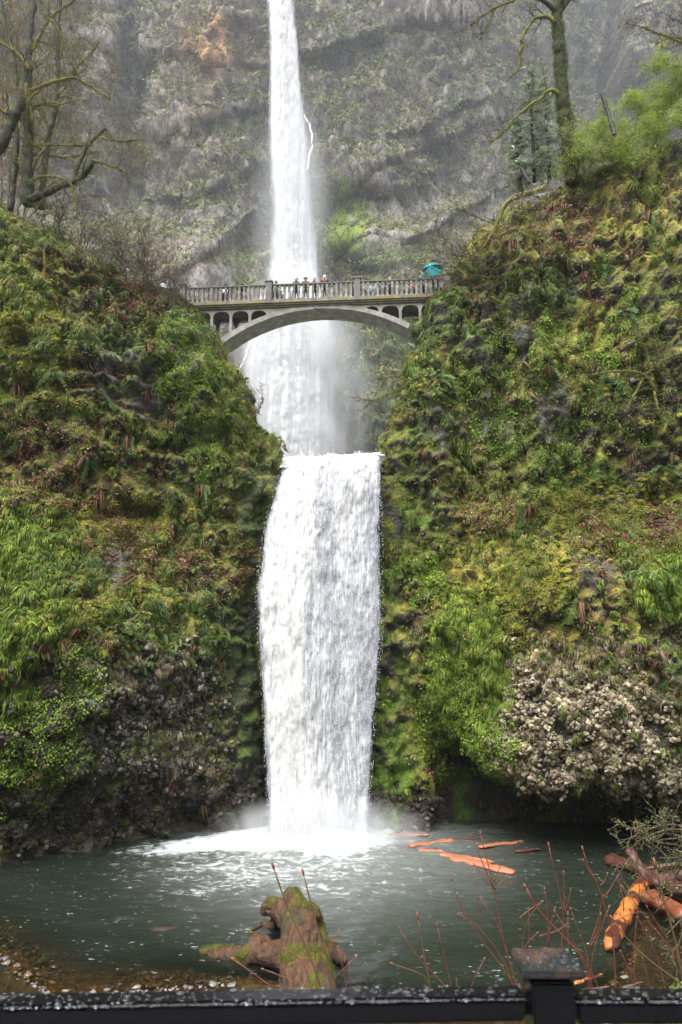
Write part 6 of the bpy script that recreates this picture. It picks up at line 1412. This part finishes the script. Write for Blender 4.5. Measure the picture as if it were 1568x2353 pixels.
stems('dogwood_shrub', 'tall forked red stems reaching up over the floating logs', 4.6, [(W_([(945, 68), (965, 150), (990, 240), (1002, 340), (1030, 450), (1062, 560)]), 4), (W_([(918, 74), (950, 155), (985, 235)]), 3), (W_([(1010, 150), (988, 215)]), 2.5), (W_([(1022, 200), (990, 238)]), 2.5), (W_([(855, 210), (880, 290), (930, 370), (990, 450), (1062, 545)]), 3.8), (W_([(880, 315), (935, 345), (1000, 430), (1040, 500)]), 3),
    (W_([(935, 248), (945, 350)]), 2.4), (W_([(950, 272), (1000, 340), (1022, 430), (1062, 545)]), 3), (W_([(1133, 278), (1085, 325), (1070, 420), (1075, 540)]), 2.6), (W_([(1085, 230), (1130, 310), (1200, 380), (1270, 460), (1320, 550)]), 3.4), (W_([(925, 160), (960, 215), (990, 235)]), 2.2)])
stems('dogwood_shrub', 'dense red stems standing around the capped railing post', 4.2, [(C4([(240, 210), (265, 340), (310, 540), (375, 760), (395, 900), (370, 1060), (360, 1240)]), 4), (C4([(388, 480), (390, 700), (395, 860)]), 2.8), (C4([(5, 620), (60, 740), (130, 850), (250, 990), (420, 1140), (560, 1260), (650, 1400)]), 4), (C4([(200, 650), (225, 850), (235, 960), (230, 1220)]), 3), (C4([(455, 650), (430, 780), (385, 900)]), 2.6), (C4([(165, 765), (40, 850), (-60, 930)]), 2.6),
    (C4([(305, 870), (420, 1050), (530, 1250), (640, 1460)]), 3), (C4([(430, 900), (428, 1240)]), 4), (C4([(460, 850), (530, 1050), (620, 1245), (650, 1420)]), 3.4), (C4([(300, 840), (250, 1000), (240, 1160)]), 2.6), (C4([(40, 845), (45, 1200)]), 2.6), (C4([(120, 1080), (0, 1180), (-80, 1260)]), 2.4), (C4([(165, 1100), (320, 1060), (430, 980)]), 2.2)])
stems('dogwood_shrub', 'red stems crossing in front of the bright orange log', 4.4, [(C4([(580, 250), (610, 400), (690, 530), (745, 600), (770, 720), (830, 930), (880, 1080), (895, 1350), (900, 1650)]), 4.4), (C4([(587, 360), (640, 460), (740, 585)]), 3), (C4([(820, 495), (790, 570), (750, 605)]), 2.6), (C4([(920, 515), (850, 640), (780, 740)]), 2.6), (C4([(755, 900), (740, 1050), (640, 1230)]), 3.2), (C4([(835, 830), (770, 1000), (680, 1250), (650, 1340), (665, 1650)]), 3.6),
    (C4([(780, 715), (740, 880), (720, 1000), (640, 1200)]), 2.8), (C4([(875, 940), (960, 1070), (1080, 1210), (1300, 1400), (1568, 1580), (1640, 1640)]), 5), (C4([(925, 430), (950, 580), (980, 740), (985, 860)]), 2.6), (C4([(1120, 870), (980, 910), (890, 960)]), 2.4), (C4([(960, 1270), (1050, 1420), (1100, 1650)]), 2.8)])
stems('dogwood_shrub', 'thick brown stem and long red shoots at the right frame edge', 3.8, [(C4([(1300, 410), (1340, 600), (1380, 760), (1450, 950), (1500, 1150), (1550, 1400), (1600, 1650)]), 8), (C4([(1090, 0), (1110, 200), (1140, 520), (1150, 700), (1110, 950), (1085, 1300), (1090, 1650)]), 3.4), (C4([(985, 630), (1110, 790), (1200, 930), (1350, 1100), (1568, 1400), (1640, 1560)]), 4), (C4([(1135, 940), (1210, 1080), (1290, 1240), (1360, 1380), (1400, 1650)]), 3), (C4([(1220, 820), (1300, 950), (1390, 1090)]), 2.6), (C4([(1310, 1045), (1400, 1150), (1568, 1330)]), 2.4), (C4([(1165, 1290), (1210, 1450), (1250, 1650)]), 2.6)])
# budding shrub over the log pile at the right edge
T = Tree(90, 'budding_shrub', at(1590, 2060, 21), 'tangled grey shrub with tiny green buds over the log pile at the right edge', 'shrub')
for pts in ([(1700, 60), (1500, 40), (1300, 80), (1150, 130), (1080, 170), (1010, 250), (1030, 330), (1090, 420)], [(1700, 140), (1520, 110), (1330, 160), (1200, 200)], [(1650, 230), (1500, 200), (1400, 170)], [(1700, 330), (1500, 320), (1360, 330)], [(1650, 560), (1500, 640), (1400, 780), (1290, 880)], [(1620, 30), (1480, 0), (1300, 20), (1150, 50)], [(1640, 700), (1560, 520), (1480, 440)], [(1640, 900), (1500, 1000), (1400, 1100)]):
    T.path([c4(*p) for p in pts], 20, .04, .012, T.twig, 6, 0, sub=4, sublen=.9, wob=.06)
T.finish(leaf=([.30, .42, .08], [.36, .42, .12]), per=1, lsize=(.02, .035), spread=.03)
# driftwood sticks and bank plants on the right
for k, (a, b, r_) in enumerate([((1322, 2262), (1384, 2238), .07), ((1430, 2270), (1480, 2255), .05), ((1340, 2275), (1400, 2268), .05)]): logmesh('driftwood_stick', onz(*a, .25), onz(*b, .25), r_, r_ * .6, M_orange if k == 0 else M_stem_old, ['orange broken stick on the pebbles right of the railing post', 'thin pale stick on the pebbly bank', 'short stick beside the orange one on the bank'][k], None, 50 + k, .03)
n = 5000; x = RNG.uniform(7.6, 14, n * 2); y = RNG.uniform(10, 30, n * 2); z = ground_at(x, y); k_ = (z > .2); x, y, z = x[k_][:n], y[k_][:n], z[k_][:n]; P = np.stack([x, y, z], 1); cl = fbm(P, 1.4, 3, 150); k_ = cl > -.25; P = P[k_]; n = len(P)
V, F, C_ = stamp(CLUSTER + TUFT[:2], P, frames(np.tile([0, -.3, 1.0], (n, 1)) + RNG.normal(0, .3, (n, 3)), np.tile([0, 1.0, 0], (n, 1)), RNG.uniform(0, 6, n)), RNG.uniform(.12, .3, n), np.array([[.17, .28, .04], [.22, .34, .05], [.16, .12, .07], [.10, .15, .03]])[RNG.choice(4, n, p=[.35, .25, .2, .2])] * RNG.uniform(.7, 1.3, (n, 1)))
tag(obj('bank_plants', raw_mesh('bank_plants', V, F, M_leaf, C_)), 'bright green ground plants on the right bank of the pool', 'ground cover', kind='stuff')
n = 3500; x = RNG.uniform(-3, 3, n); y = RNG.uniform(2.0, 9, n); P = np.stack([x, y, ground_at(x, y)], 1)
V, F, C_ = stamp(TUFT, P, frames(np.tile([0, 0.2, 1.0], (n, 1)) + RNG.normal(0, .2, (n, 3)), np.tile([0, -1.0, 0], (n, 1)), RNG.uniform(0, 6, n)), RNG.uniform(.06, .16, n), np.array([[.17, .2, .04], [.2, .28, .05], [.22, .18, .08]])[RNG.integers(0, 3, n)] * RNG.uniform(.7, 1.3, (n, 1)))
tag(obj('bank_grass', raw_mesh('bank_grass', V, F, M_leaf, C_)), 'short grass on the bank just beyond the railing', 'grass', kind='stuff')
